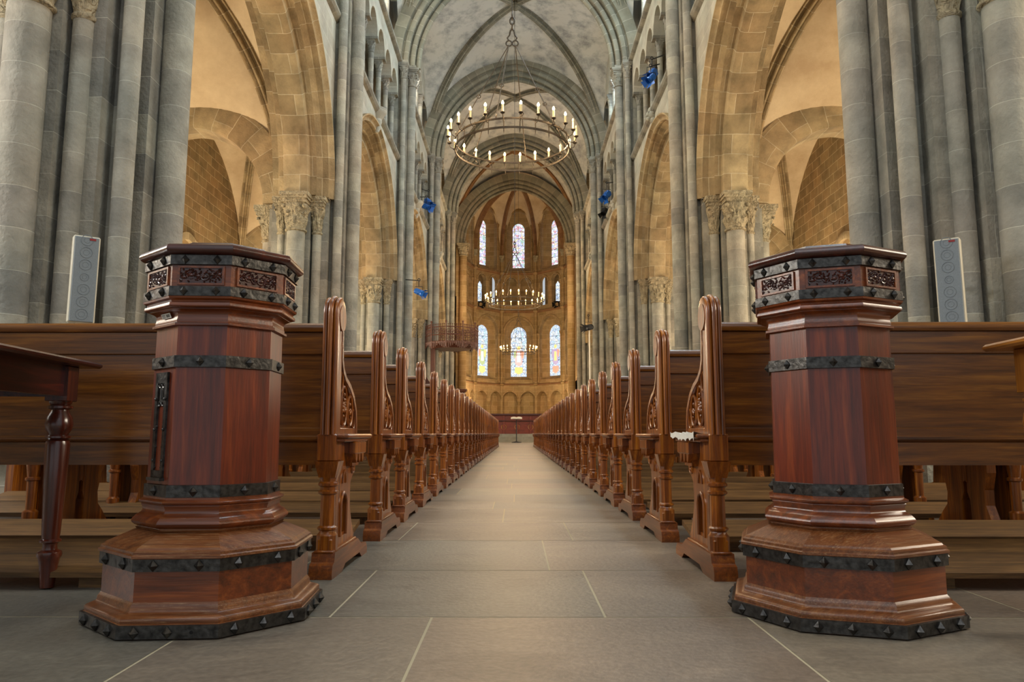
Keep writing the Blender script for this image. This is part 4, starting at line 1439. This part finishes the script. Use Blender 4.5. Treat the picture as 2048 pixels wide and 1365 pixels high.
def pew_end_parts(mirror):
    out = []
    T = .054
    # post with three rolls folding over the head
    mb = MB()
    yc, zc, R = .062, .895, .034
    path = [(0, yc - R, z) for z in (.475, .55, .65, .75, .85, zc)]
    path += [(0, yc - R * math.cos(a), zc + R * 1.15 * math.sin(a)) for a in [PI * i / 12 for i in range(1, 12)]]
    path += [(0, yc + R, z) for z in (zc, .875)]
    rollp = []
    nb = 3
    for b in range(nb):
        c = T * (b + .5) / nb
        rr = T / nb / 2
        for i in range(7):
            a = PI - PI * i / 6
            rollp.append((.020 + rr * 1.05 * math.sin(a) + (.006 if b == 1 else 0), c + rr * math.cos(a)))
    prof = [(0, 0)] + rollp + [(0, T)]
    ax = Vector((1, 0, 0)); d = Vector((0, 0, 1))
    # outward should be -y going up on the near side
    sg = 1 if d.cross(ax).y < 0 else -1
    mb.sweep(path, (sg, 0, 0), [(r, t * sg) for r, t in prof], True, True)
    # neck fill behind the roll
    mb.slab([(.028, .475), (.100, .475), (.096, .60), (.092, .72), (.094, .84), (.098, .87), (.098, .905), (.078, .925), (.046, .925), (.028, .90)], 'YZ', .006, T - .006)
    mb.lathe([(.047, -.003), (.047, T + .003)], (0, 0, 0), 20); st = len(mb.v) - 40
    mb.xform(Matrix.Translation((0, .064, .888)) @ Matrix.Rotation(PI / 2, 4, 'Y'), st)
    # shoulder block and octagonal column with rings
    mb.box(-.004, T + .006, .0, .092, .385, .478, bev=.004)
    c = (T / 2, .042, 0)
    mb.lathe([(.040, .330), (.058, .385)], c, 4, True, 0, PI / 4)
    mb.lathe([(.036, .075), (.036, .135), (.030, .142), (.026, .150), (.034, .156), (.034, .162), (.026, .168), (.025, .27), (.034, .276), (.034, .283), (.027, .288), (.027, .297), (.035, .303), (.035, .31), (.028, .316), (.034, .34)], c, 8, True, 0, PI / 8)
    mb.box(.002, T - .002, .010, .078, .07, .125, bev=.004)
    out.append(('post', mb, 'pew_z', 35))
    # pierced upper wing
    mb = MB()
    curve = [(.098, .845), (.100, .80), (.104, .74), (.125, .705), (.165, .678), (.235, .655), (.300, .62), (.345, .57), (.360, .52), (.364, .478)]
    # backing
    back = [(.075, .478)] + [(.364, .478), (.357, .53), (.340, .575), (.295, .615), (.230, .645), (.165, .666), (.122, .692), (.10, .72), (.09, .80), (.075, .80)]
    mb.slab(back, 'YZ', .020, .036)
    mb.sweep([(T / 2, y, z) for y, z in curve], (1, 0, 0), [(-.009, -.024), (.009, -.024), (.012, -.012), (.012, .012), (.009, .024), (-.009, .024)], True, True)
    mb.box(.006, T - .006, .08, .368, .476, .500, bev=.003)
    for xs in (.012, T - .012):
        for (yy, zz, sa, sb, R_) in ((.165, .580, .72, 1.35, .052), (.265, .565, .72, 1.1, .050)):
            mb.torus((xs, yy, zz), R_, .0065, 'X', 20, 5, 0, sa, sb)
        mb.torus((xs, .328, .535), .03, .005, 'X', 14, 5, 0, .6, 1.2)
        mb.torus((xs, .12, .665), .028, .005, 'X', 14, 5, 0, .6, 1.2)
        rnd = random.Random(3)
        for q in range(22):
            a = rnd.uniform(0, 6.28); k = rnd.uniform(0, .7)
            mb.ball((xs, .165 + .034 * k * math.cos(a), .58 + .06 * k * math.sin(a)), rnd.uniform(.005, .009), 6, 4)
        for q in range(12):
            a = rnd.uniform(0, 6.28); k = rnd.uniform(0, .7)
            mb.ball((xs, .265 + .033 * k * math.cos(a), .565 + .045 * k * math.sin(a)), rnd.uniform(.004, .008), 6, 4)
        # small leaf tuft at the notch under the head
        for q in range(7):
            mb.ball((xs - .004 if xs < .03 else xs + .004, .094 + .004 * math.sin(q), .83 - q * .007), .006, 6, 4)
    mb.torus((T / 2, .364, .52), .012, .006, 'X', 12, 5)
    out.append(('carved_wing', mb, 'pew_z', 40))
    # arm ledge
    mb = MB()
    mb.box(-.046, T + .012, .010, .425, .462, .478, bev=.005)
    mb.box(-.032, T + .006, .016, .408, .450, .463, bev=.003)
    out.append(('arm_ledge', mb, 'pew_y', 35))
    # lower panel with lancet niche
    mb = MB()
    outer = [(.075, .07), (.34, .07), (.335, .10), (.300, .15), (.275, .20), (.268, .25), (.275, .30), (.305, .33), (.312, .36), (.300, .39), (.31, .45), (.075, .45)]
    # frame around lancet: split the board into strips around an opening
    oy0, oy1, oz0, zs = .145, .228, .115, .215
    ar = arch_pts((oy1 - oy0) / 2, .05, zs, 8)
    cy = (oy0 + oy1) / 2
    arch = [(cy + u, z) for u, z in ar]
    mb.slab([(.075, .07), (oy0, .07), (oy0, .45), (.075, .45)], 'YZ', .008, T - .008)
    mb.slab([(oy0, .07), (oy1, .07), (oy1, oz0), (oy0, oz0)], 'YZ', .008, T - .008)
    for a, b in zip(arch, arch[1:]):
        mb.slab([a, b, (b[0], .45), (a[0], .45)], 'YZ', .008, T - .008)
    right = [(oy1, .07), (.375, .07), (.370, .10), (.330, .15), (.300, .20), (.292, .25), (.300, .30), (.345, .33), (.355, .36), (.345, .39), (.355, .45), (oy1, .45)]
    # split right side into convex bits
    for (p, q) in zip(right[1:-1], right[2:-1] + [right[-2]]):
        if abs(p[1] - q[1]) > 1e-6:
            mb.slab([(oy1, p[1]), p, q, (oy1, q[1])], 'YZ', .008, T - .008)
    for xs in (.006, T - .006):
        pth = [(xs, oy0 - .004, oz0)] + [(xs, cy + u * 1.1, z + .004) for u, z in ar] + [(xs, oy1 + .004, oz0)]
        mb.tube(pth, .0055, 6)
        # second small pointed head
        pth = [(xs, cy + u * .8, z + .085) for u, z in arch_pts(.03, .05, zs, 6)]
        mb.tube(pth, .004, 6)
        mb.torus((xs, .318, .352), .020, .005, 'X', 14, 5)
        for q in range(6):
            mb.ball((xs, .318 + .009 * math.cos(q * 1.05), .352 + .009 * math.sin(q * 1.05)), .006, 6, 4)
    mb.box(.012, T - .012, oy0, oy1, .11, .125)
    out.append(('lower_panel', mb, 'pew_z', 40))
    # bracket under the ledge
    mb = MB()
    mb.box(-.034, .010, .185, .370, .405, .450, bev=.004)
    for q in range(3):
        y = .200 + q * .054
        mb.slab([(y, .405), (y + .040, .405), (y + .034, .385), (y + .02, .372), (y + .006, .385)], 'YZ', -.030, .008)
    mb.slab([(.20, .405), (.35, .405), (.33, .36), (.22, .36)], 'YZ', -.014, .012)
    out.append(('bracket', mb, 'pew_z', 35))
    # foot
    mb = MB()
    mb.slab([(-.035, 0), (.11, 0), (.16, .022), (.40, .022), (.44, 0), (.545, 0), (.545, .022), (.52, .045), (.43, .052), (.36, .082), (.0, .082), (-.008, .052), (-.03, .045), (-.038, .02)], 'YZ', -.012, T + .012)
    mb.box(-.006, T + .006, -.004, .36, .078, .088, bev=.003)
    out.append(('foot', mb, 'pew_y', 35))
    return out


def pew_body_parts():
    out = []
    x0, x1 = .05, PEW_LEN
    mb = MB()
    # back: recessed panel with rails
    mb.box(x0, x1, .040, .056, .46, .80)
    mb.box(x0, x1, .030, .066, .755, .835, bev=.003)
    mb.box(x0, x1, .034, .062, .46, .50, bev=.003)
    out.append(('back_panel', mb, 'pew_x', 35))
    mb = MB()
    prof = [(.022, .835), (.018, .845), (.020, .858), (.030, .866), (.060, .868), (.074, .862), (.080, .85), (.076, .838), (.07, .835)]
    mb.slab(prof, 'YZ', x0, x1)
    out.append(('top_rail', mb, 'pew_x', 50))
    mb = MB()
    mb.box(x0, x1, .030, .46, .448, .468, bev=.006)
    mb.box(x0, x1, .022, .046, .455, .472, bev=.004)
    out.append(('seat', mb, 'pew_x', 35))
    mb = MB()
    mb.box(x0, x1, .032, .054, .372, .449)
    mb.box(x0, x1, .36, .38, .385, .449)
    out.append(('seat_rail', mb, 'pew_x', None))
    mb = MB()
    # foot board, two planks on bearers
    for (ya, yb, za, zb) in ((.57, .79, .040, .082),):
        i = mb.add([(x0 + .02, ya, za), (x1, ya, za), (x1, yb, zb), (x0 + .02, yb, zb), (x0 + .02, ya, za + .022), (x1, ya, za + .022), (x1, yb, zb + .022), (x0 + .02, yb, zb + .022)])
        for q in ((0, 3, 2, 1), (4, 5, 6, 7), (0, 1, 5, 4), (1, 2, 6, 5), (2, 3, 7, 6), (3, 0, 4, 7)):
            mb.face([i + k for k in q])
    for x in (x0 + .15, 1.45, x1 - .2):
        mb.slab([(.60, 0), (.77, 0), (.77, .074), (.60, .044)], 'YZ', x, x + .07)
    out.append(('foot_board', mb, 'plank', None))
    return out


def trestle(x):
    mb = MB()
    o = [(0, 0), (.47, 0), (.47, .045), (.43, .09), (.385, .13), (.375, .19), (.395, .26), (.425, .32), (.43, .375), (.05, .375), (.05, .30), (.075, .22), (.075, .15), (.045, .09), (.0, .05)]
    # build with keyhole: left and right halves
    hy0, hy1 = .19, .26
    lft = [(0, 0), (hy0, 0), (hy0, .375), (.05, .375), (.05, .30), (.075, .22), (.075, .15), (.045, .09), (.0, .05)]
    def strips(pl, yfix):
        pl = sorted(pl, key=lambda p: p[1])
        for a, b in zip(pl, pl[1:]):
            if b[1] - a[1] > 1e-6:
                mb.slab([a, (yfix, a[1]), (yfix, b[1]), b] if a[0] < yfix else [(yfix, a[1]), a, b, (yfix, b[1])], 'YZ', x, x + .042)
    strips([(0, 0), (0, .05), (.045, .09), (.075, .15), (.075, .22), (.05, .30), (.05, .375)], hy0)
    strips([(.47, 0), (.47, .045), (.43, .09), (.385, .13), (.375, .19), (.395, .26), (.425, .32), (.43, .375)], hy1)
    mb.slab([(hy0, 0), (hy1, 0), (hy1, .06), (hy0, .06)], 'YZ', x, x + .042)
    hole = [(hy0, .16), (.21, .20), (.20, .22), (.205, .245), (.225, .255), (.245, .245), (.25, .22), (.24, .20), (hy1, .16)]
    for a, b in zip(hole, hole[1:]):
        if b[0] > a[0]:
            mb.slab([a, b, (b[0], .375), (a[0], .375)], 'YZ', x, x + .042)
    return mb


def make_pew(side, label):
    t = thing('church_pew', label, 'pew', (0, 0, 0))
    for nm, mb, mat, sm in pew_end_parts(side):
        if side < 0: mb.mirror_x()
        mb.build(nm, M[mat], t, None, sm)
    for nm, mb, mat, sm in pew_body_parts():
        if side < 0: mb.mirror_x()
        mb.build(nm, M[mat], t, None, sm)
    for x in (1.50,):
        mb = trestle(x)
        if side < 0: mb.mirror_x()
        mb.build('trestle', M['pew_z'], t)
    mb = MB()
    mb.lathe([(.034, .075), (.034, .12), (.022, .13), (.024, .26), (.032, .265), (.032, .275), (.024, .28), (.032, .34), (.034, .375)], (1.63, .06, 0), 10)
    mb.slab([(-.02, 0), (.40, 0), (.40, .03), (.1, .078), (.0, .078)], 'YZ', 1.60, 1.66)
    mb.box(1.61, 1.65, .08, .34, .078, .375)
    if side < 0: mb.mirror_x()
    mb.build('trestle', M['pew_z'], t, None, 40)
    mb = MB()
    mb.slab([(0, 0), (.5, 0), (.5, .05), (.32, .09), (.3, .25), (.33, .47), (.29, .62), (.1, .74), (.1, .9), (.07, .94), (.03, .93), (.02, .9)], 'YZ', PEW_LEN, PEW_LEN + .05)
    if side < 0: mb.mirror_x()
    mb.build('wall_side_end', M['pew_z'], t)
    return t


ORD = ['first', 'second', 'third', 'fourth', 'fifth', 'sixth', 'seventh', 'eighth', 'ninth', 'tenth', 'eleventh', 'twelfth', 'thirteenth', 'fourteenth', 'fifteenth', 'sixteenth', 'seventeenth', 'eighteenth', 'nineteenth', 'twentieth',
       'twenty-first', 'twenty-second', 'twenty-third', 'twenty-fourth', 'twenty-fifth', 'twenty-sixth', 'twenty-seventh', 'twenty-eighth', 'twenty-ninth', 'thirtieth', 'thirty-first', 'thirty-second']
YL = [2.55, 3.43, 4.14, 4.97, 5.80, 6.62, 7.38, 8.10]
YR = [2.53, 3.40, 4.22, 5.00, 5.78, 6.60, 7.38, 8.12]
while len(YL) < 31:
    YL.append(YL[-1] + .82); YR.append(YR[-1] + .82)
for s, YY, xa in ((-1, YL, .618), (1, YR, .660)):
    first = None
    g = 'pews in rows on the %s of the aisle' % side_word[s]
    for i, y in enumerate(YY):
        lab = 'carved oak pew on the %s of the aisle, %s row from the camera' % (side_word[s], ORD[i])
        if i == len(YY) - 1:
            lab = 'carved oak pew on the %s of the aisle, furthest row, nearest the steps' % side_word[s]
        if first is None:
            first = make_pew(s, lab)
            first.location = (s * xa, y, 0)
            first['group'] = g
            o = first
        else:
            o = dup(first, (s * xa, y, 0), lab, g)
        o.location.z = 0
# loose foot board before the first row
for s in (-1, 1):
    mb = MB()
    mb.slab([(2.36, .036), (2.36, .052), (2.60, .122), (2.60, .106)], 'YZ', s * .98, s * 3.3)
    for x in (1.3, 2.4): mb.slab([(2.39, 0), (2.58, 0), (2.58, .100), (2.39, .045)], 'YZ', s * x, s * (x + .07))
    o = mb.build('foot_board', M['plank'])
    tag(o, 'long dark foot board on the floor behind the first %s pew' % side_word[s], 'foot board', 'loose foot boards behind the first pews')
# torn white tape on the right first pew arm
mb = MB()
rnd = random.Random(2)
pts = []
top, bot = [], []
for i in range(19):
    y = 2.55 + i * .0215
    xx = .6105 - rnd.uniform(0, .003)
    top.append((xx, y, .481 + rnd.uniform(-.006, .006)))
    bot.append((xx, y, .460 + rnd.uniform(-.008, .008)))
for i in range(18):
    mb.quad(bot[i], bot[i + 1], top[i + 1], top[i])
    if i < 17: mb.quad(top[i], top[i + 1], (top[i + 1][0] + .03, top[i + 1][1], .4795), (top[i][0] + .03, top[i][1], .4795))
o = mb.build('torn_tape', M['white'])
tag(o, 'torn whitish tape stuck along the arm ledge of the first right pew', 'tape')

# ------------------------------------------------------------------ chandeliers
def make_chandelier(loc, ztop, label, unlit, nlight):
    R = 1.06
    t = thing('ring_chandelier', label, 'chandelier', loc, 0, 'ring chandeliers with electric candles')
    mb = MB()
    mb.sweep([(R * math.cos(2 * PI * k / 72), R * math.sin(2 * PI * k / 72), 0) for k in range(72)], (0, 0, 1), [(-.008, -.016), (.008, -.016), (.008, .016), (-.008, .016)], True, False, closed_path=True)
    mb.build('upper_ring', M['iron2'], t)
    mb = MB()
    mb.sweep([(R * math.cos(2 * PI * k / 72), R * math.sin(2 * PI * k / 72), -.16) for k in range(72)], (0, 0, 1), [(-.008, -.018), (.008, -.018), (.008, .018), (-.008, .018)], True, False, closed_path=True)
    mb.build('lower_ring', M['iron2'], t)
    for k in range(24):
        a = 2 * PI * (k + .5) / 24
        c, s = math.cos(a), math.sin(a)
        mb = MB()
        mb.tube([(R * c, R * s, .03), (R * c, R * s, -.22), (R * c, R * s, -.27)], [.009, .009, .002], 6)
        mb.tube([(R * c, R * s, -.04), ((R + .05) * c, (R + .05) * s, -.07), ((R + .11) * c, (R + .11) * s, -.04), ((R + .13) * c, (R + .13) * s, .02)], .008, 6)
        mb.lathe([(.01, 0), (.04, .02), (.045, .03), (.02, .035)], ((R + .13) * c, (R + .13) * s, .02), 10)
        arm = mb.build('candle_arm', M['iron2'], t)
        mb = MB(); mb.lathe([(.018, .05), (.018, .19)], ((R + .13) * c, (R + .13) * s, 0), 10); mb.build('candle', M['candle'], arm, None, 40)
        mb = MB(); mb.lathe([(.010, .188), (.021, .205), (.023, .22), (.015, .245), (.002, .265)], ((R + .13) * c, (R + .13) * s, 0), 10)
        mb.build('bulb', M['bulb_off'] if k in unlit else M['bulb'], arm, None, 60)
        if k not in unlit and k % 3 == nlight % 3:
            point_light('candle_light', (loc[0] + (R + .13) * c, loc[1] + (R + .13) * s, loc[2] + .30), 26, WARM, .02)
    top = 2.2
    for k in range(6):
        a = 2 * PI * (k + .25) / 6
        c, s = math.cos(a), math.sin(a)
        sx = .06 * (1 if c > 0 else -1)
        mb = MB()
        mb.tube([(R * c, R * s, .02), (sx, 0, top - .28)], .009, 6)
        mb.torus((R * c, R * s, .05), .035, .008, 'X', 12, 5)
        pm = Vector((R * c, R * s, .02)).lerp(Vector((sx, 0, top - .28)), .42)
        mb.torus(tuple(pm), .035, .009, 'Y', 12, 5)
        mb.build('hanging_rod', M['iron2'], t)
    mb = MB()
    for sx in (-1, 1):
        mb.torus((sx * .06, 0, top - .25), .055, .015, 'Y', 14, 6)
        mb.tube([(sx * .06, 0, top - .2), (sx * .09, 0, top - .14), (sx * .05, 0, top - .08), (sx * .035, 0, top), (0, 0, top + .06)], .017, 6)
    for q in range(3):
        mb.torus((0, 0, top + .1 + q * .1), .06, .015, 'Y' if q % 2 else 'X', 14, 6, 0, .7, 1.2)
    mb.build('hook', M['iron2'], t)
    mb = MB(); mb.tube([(0, 0, top + .38), (0, 0, ztop - loc[2])], .011, 6); mb.build('suspension_rod', M['iron2'], t)


make_chandelier((-.06, 13.2, 5.86), 19.1, 'large iron ring chandelier with glowing candles, nearest the camera', {2, 22, 23}, 0)
make_chandelier((-.03, 29.5, 5.78), 19.1, 'iron ring chandelier with glowing candles in mid nave, in front of the apse gallery', {21}, 1)
make_chandelier((.20, 47.3, 5.76), 18.9, 'small looking furthest ring chandelier, glowing in front of the middle apse window', set(), 2)

# ------------------------------------------------------------------ speakers, spotlights
def make_speaker(loc, rz, label, tilt):
    t = thing('column_speaker', label, 'speaker', loc, rz, 'column speakers on the nearest piers')
    w, d, h = .215, .12, .80
    mb = MB(); mb.box(-w / 2, w / 2, 0, d, 0, h, bev=.012); mb.build('case', M['spk_body'], t, None, 30)
    mb = MB(); mb.box(-w / 2 + .012, w / 2 - .012, -.012, .004, .012, h - .012, bev=.005); g = mb.build('grille', M['spk'], t, None, 30)
    for i in range(7):
        zc = .08 + i * .113
        r = .048 if i != 3 else .034
        mb = MB(); mb.torus((0, -.012, zc), r, .004, 'Y', 22, 5); mb.lathe([(.002, 0), (.02, .002), (.024, 0)], (0, 0, 0), 14)
        mb.v = mb.v[:22 * 5 + 5] if False else mb.v
        mb2 = MB(); mb2.torus((0, -.012, zc), r, .0035, 'Y', 22, 5); mb2.torus((0, -.012, zc), r * .5, .002, 'Y', 18, 5)
        mb2.build('driver_ring', M['spk_cone'], g)
    mb = MB(); mb.box(.02, .07, -.016, -.011, h - .04, h - .022); mb.build('badge', M['red'], t)
    mb = MB(); mb.box(-.04, .04, .02, .10, -.10, 0); mb.build('foot', M['white'], t); mb = MB(); mb.box(-.03, .03, .1, .45, h * .5, h * .5 + .04); mb.build('bracket', M['white'], t)
    t.rotation_euler = (math.radians(tilt), 0, rz)


make_speaker((-3.93, 6.6, 1.47), math.radians(36), 'grey column loudspeaker mounted before the left nearest pier', 3)
make_speaker((3.96, 6.65, 1.45), math.radians(-36), 'grey column loudspeaker mounted before the right nearest pier', 3)


def spot(loc, aim, label, mat='blue', size=1.0, arm=None):
    t = thing('stage_spotlight', label, 'spotlight', loc)
    mb = MB()
    mb.lathe([(.06, -.18), (.10, -.14), (.11, .02), (.10, .06), (.12, .10), (.12, .16), (.105, .16), (.10, .10)], (0, 0, 0), 14, False)
    mb.box(-.1, .1, -.1, .1, -.12, .04, bev=.02)
    d = Vector(aim).normalized()
    R = d.to_track_quat('Z', 'Y').to_matrix().to_4x4()
    mb.v = [(x * size, y * size, z * size) for x, y, z in mb.v]
    mb.xform(R); mb.build('housing', M[mat], t, None, 35)
    mb = MB()
    for k in range(4):
        a = k * PI / 2
        i = mb.add([(.09 * math.cos(a) - .08 * math.sin(a), .09 * math.sin(a) + .08 * math.cos(a), .16), (.09 * math.cos(a) + .08 * math.sin(a), .09 * math.sin(a) - .08 * math.cos(a), .16), (.17 * math.cos(a) + .12 * math.sin(a), .17 * math.sin(a) - .12 * math.cos(a), .27), (.17 * math.cos(a) - .12 * math.sin(a), .17 * math.sin(a) + .12 * math.cos(a), .27)])
        mb.face((i, i + 1, i + 2, i + 3))
    mb.v = [(x * size, y * size, z * size) for x, y, z in mb.v]
    mb.xform(R); mb.build('barn_doors', M['black'] if mat != 'blue' else M['blue'], t)
    mb = MB()
    mb.tube([(-.14 * size, 0, 0), (-.14 * size, 0, .2 * size), (.14 * size, 0, .2 * size), (.14 * size, 0, 0)], .012, 6)
    mb.tube([(0, 0, .2 * size), (0, 0, .42 * size)], .014, 6)
    mb.torus((0, 0, .45 * size), .04, .015, 'Y', 12, 5)
    if arm: mb.tube([(0, 0, .42 * size), arm], .018, 6)
    mb.build('yoke', M['black'], t)
    return t


spot((4.02, 20.6, 10.95), (-.6, -.5, -.9), 'blue spotlight hung on the right triforium in the second bay', 'blue', 1.1, (.4, .2, .7))
spot((3.92, 20.3, 10.66), (-.7, -.3, -.7), 'blue spotlight just below another on the right triforium, second bay', 'blue', .9, (.3, .2, .55))
spot((-3.92, 32.2, 10.8), (.6, -.5, -.8), 'blue spotlight on the left string course in the third bay', 'blue', 1.2, (-.3, 0, .6))
spot((-3.95, 31.8, 10.45), (.8, -.3, -.4), 'blue spotlight below another on the left wall, third bay', 'blue', 1.1, (-.3, 0, .45))
spot((4.12, 32.3, 11.15), (-.6, -.4, -.9), 'blue spotlight on the right triforium in the third bay', 'blue', 1.3, (.3, 0, .6))
spot((4.02, 32.5, 10.45), (-.4, -.5, -.9), 'black spotlight under a blue one, right wall of the third bay', 'black', 1.1, (.3, 0, .45))
spot((-3.32, 25.0, 5.30), (.75, -.2, -.35), 'blue and grey projector on an arm at the second left pier', 'blue', .95, (-.5, .3, .5))
spot((3.35, 33.6, 5.30), (-.9, -.2, -.2), 'black projector on top of a thin pole by the fourth right pier', 'black', 1.25, None)
mb = MB(); mb.tube([(3.38, 33.62, 0), (3.38, 33.62, 5.2)], .03, 8); mb.lathe([(.25, 0), (.25, .03), (.03, .06)], (3.38, 33.62, 0), 14)
o = mb.build('lamp_pole', M['white']); tag(o, 'thin white pole standing in front of the fourth right pier', 'pole')
spot((-2.62, 54.45, 10.1), (.3, -.8, -.3), 'black spotlight standing in the left gallery opening of the apse', 'black', 1.6)
spot((3.12, 54.45, 10.1), (-.3, -.8, -.3), 'black spotlight standing in the right gallery opening of the apse', 'black', 1.6)

# ------------------------------------------------------------------ pulpit
def make_pulpit():
    t = thing('pulpit', 'carved wooden pulpit with a lacy sounding board against the fourth left pier', 'pulpit', (-3.0, 34.4, 0))
    R, n = 1.22, 10
    zc = 4.52
    mb = MB()
    ring = lambda r, z: [(r * math.cos(2 * PI * k / n + .2), r * math.sin(2 * PI * k / n + .2), z) for k in range(n)]
    mb.loft([ring(R, zc), ring(R * 1.03, zc + .05), ring(R * 1.03, zc + .1)], True, True)
    mb.loft([ring(R * .75, zc - .14), ring(R * .95, zc)], True, True)
    c = mb.build('sounding_board', M['pulpit'], t)
    P = ring(R * 1.02, 0)
    for k in range(n):
        A, B = Vector(P[k]), Vector(P[(k + 1) % n])
        mb = MB()
        for z in (zc + .12, zc + .42, zc + .78):
            mb.tube([(A.x, A.y, z), (B.x, B.y, z)], .022, 5)
        mb.tube([(A.x, A.y, zc - .12), (A.x, A.y, zc + .98)], .03, 6)
        mb.ball((A.x, A.y, zc + 1.02), .05, 6, 4)
        for q in range(1, 8):
            p = A.lerp(B, q / 8)
            mb.tube([(p.x, p.y, zc + .12), (p.x, p.y, zc + .86)], .012, 5)
            mb.ball((p.x, p.y, zc + .9), .03, 6, 4)
        for q in range(4):
            p = A.lerp(B, (q + .5) / 4)
            d = (B - A).normalized()
            st = len(mb.v)
            mb.torus((0, 0, 0), .07, .012, 'Y', 10, 4)
            mb.xform(Matrix.Translation((p.x, p.y, zc + .6)) @ Matrix.Rotation(math.atan2(d.y, d.x), 4, 'Z'), st)
        m_ = (A + B) / 2
        # hanging cusped fringe
        for q in range(9):
            p = A.lerp(B, (q + .5) / 9)
            h = .12 + .2 * abs(math.cos(PI * (q + .5) / 9))
            mb.tube([(p.x, p.y, zc + .12), (p.x, p.y, zc + .12 - h)], [.035, .015], 5)
        mb.build('tracery_panel', M['pulpit'], c)
    mb = MB(); mb.box(-.95, -.75, -.25, .35, 1.2, zc); mb.box(-.6, .1, .45, .5, 2.3, 3.6) if False else None
    mb.build('back_board', M['pulpit'], t)
    mb = MB()
    oc = lambda r, z, cx=.1: [(cx + r * math.cos(PI / 8 + k * PI / 4), r * math.sin(PI / 8 + k * PI / 4), z) for k in range(8)]
    mb.loft([oc(.2, 0), oc(.2, .9), oc(.35, 1.1), oc(.62, 1.45), oc(.62, 1.55), oc(.58, 1.6), oc(.58, 2.35), oc(.66, 2.42), oc(.7, 2.5), oc(.6, 2.52)], True, True)
    mb.build('tub', M['pulpit'], t)
    mb = MB()
    for k in range(8):
        a = k * PI / 4
        mb.box(.575, .60, -.16, .16, 1.68, 2.28); st = len(mb.v) - 8
        mb.xform(Matrix.Translation((.1, 0, 0)) @ Matrix.Rotation(a, 4, 'Z'), st)
    mb.build('tub_panel', M['stall'], t)
    mb = MB()
    for q in range(8):
        mb.box(.3 - q * .1, .7 - q * .0, -.75 - q * .16, -.60 - q * .16, 0, 1.6 - q * .2)
    mb.build('stair', M['pulpit'], t)


make_pulpit()
mb = MB()
mb.box(-.35, .35, -.2, .2, 0, .75); mb.box(-.35, .35, .14, .2, .75, 2.1)
mb.box(-.38, -.30, .1, .22, 0, 2.25); mb.box(.30, .38, .1, .22, 0, 2.25)
mb.slab([(-.42, 2.1), (.42, 2.1), (0, 2.75)], 'XZ', .1, .2)
mb.box(-.42, -.3, -.25, .12, .7, .8); mb.box(.3, .42, -.25, .12, .7, .8)
o = mb.build('gabled_chair', M['pulpit'], None, (-3.45, 27.6, 0)); tag(o, 'tall gabled wooden stall chair beside the third left pier', 'chair')

# ------------------------------------------------------------------ choir panelling, lectern
t = thing('choir_panelling', 'dark red carved wooden panelling across the top of the choir steps', 'panelling', (.10, 44.4, .45))
mb = MB(); mb.box(-3.4, 3.4, 0, .1, 0, 1.12); mb.build('panel', M['stall'], t)
mb = MB(); mb.box(-3.5, 3.5, -.16, .12, 1.1, 1.2, bev=.02); mb.box(-3.5, 3.5, -.1, .1, .74, .80, bev=.02); mb.build('rail', M['walnut_dark'], t)
for i in range(9):
    mb = MB(); x = -3.2 + i * .8; mb.box(x - .06, x + .06, -.05, 0, 0, 1.1, bev=.01)
    mb.build('stile', M['stall'], t)
for i in range(7):
    mb = MB(); x = -2.4 + i * .8
    mb.torus((x, -.02, .4), .14, .02, 'Y', 20, 5); mb.torus((x, -.02, .4), .06, .02, 'Y', 12, 5); mb.ball((x, -.02, .4), .03, 8, 5)
    mb.build('roundel', M['honey'], t)
t = thing('lectern', 'thin black lectern stand holding an open white book at the end of the aisle', 'lectern', (.05, 38.9, 0))
mb = MB(); mb.lathe([(.26, 0), (.26, .03), (.05, .07), (.025, .1), (.025, 1.22)], (0, 0, 0), 14); mb.build('stand', M['black'], t, None, 40)
mb = MB(); mb.box(-.18, .18, -.12, .12, -.012, .006); mb.xform(Matrix.Translation((0, 0, 1.24)) @ Matrix.Rotation(math.radians(16), 4, 'X')); mb.build('desk', M['black'], t)
mb = MB()
for s in (-1, 1):
    rings = []
    for q in range(7):
        x = s * .29 * q / 6
        z = .02 + .035 * math.sin(PI * min(1, q / 6 * .9 + .08))
        rings.append([(x, -.17, z), (x, .17, z), (x, .17, .01), (x, -.17, .01)])
    mb.loft(rings, True, True)
mb.xform(Matrix.Translation((0, 0, 1.25)) @ Matrix.Rotation(math.radians(16), 4, 'X'))
o = mb.build('open_book', M['white'], None, (.05, 38.9, 0), 40); tag(o, 'open white book lying on the thin black lectern', 'book')
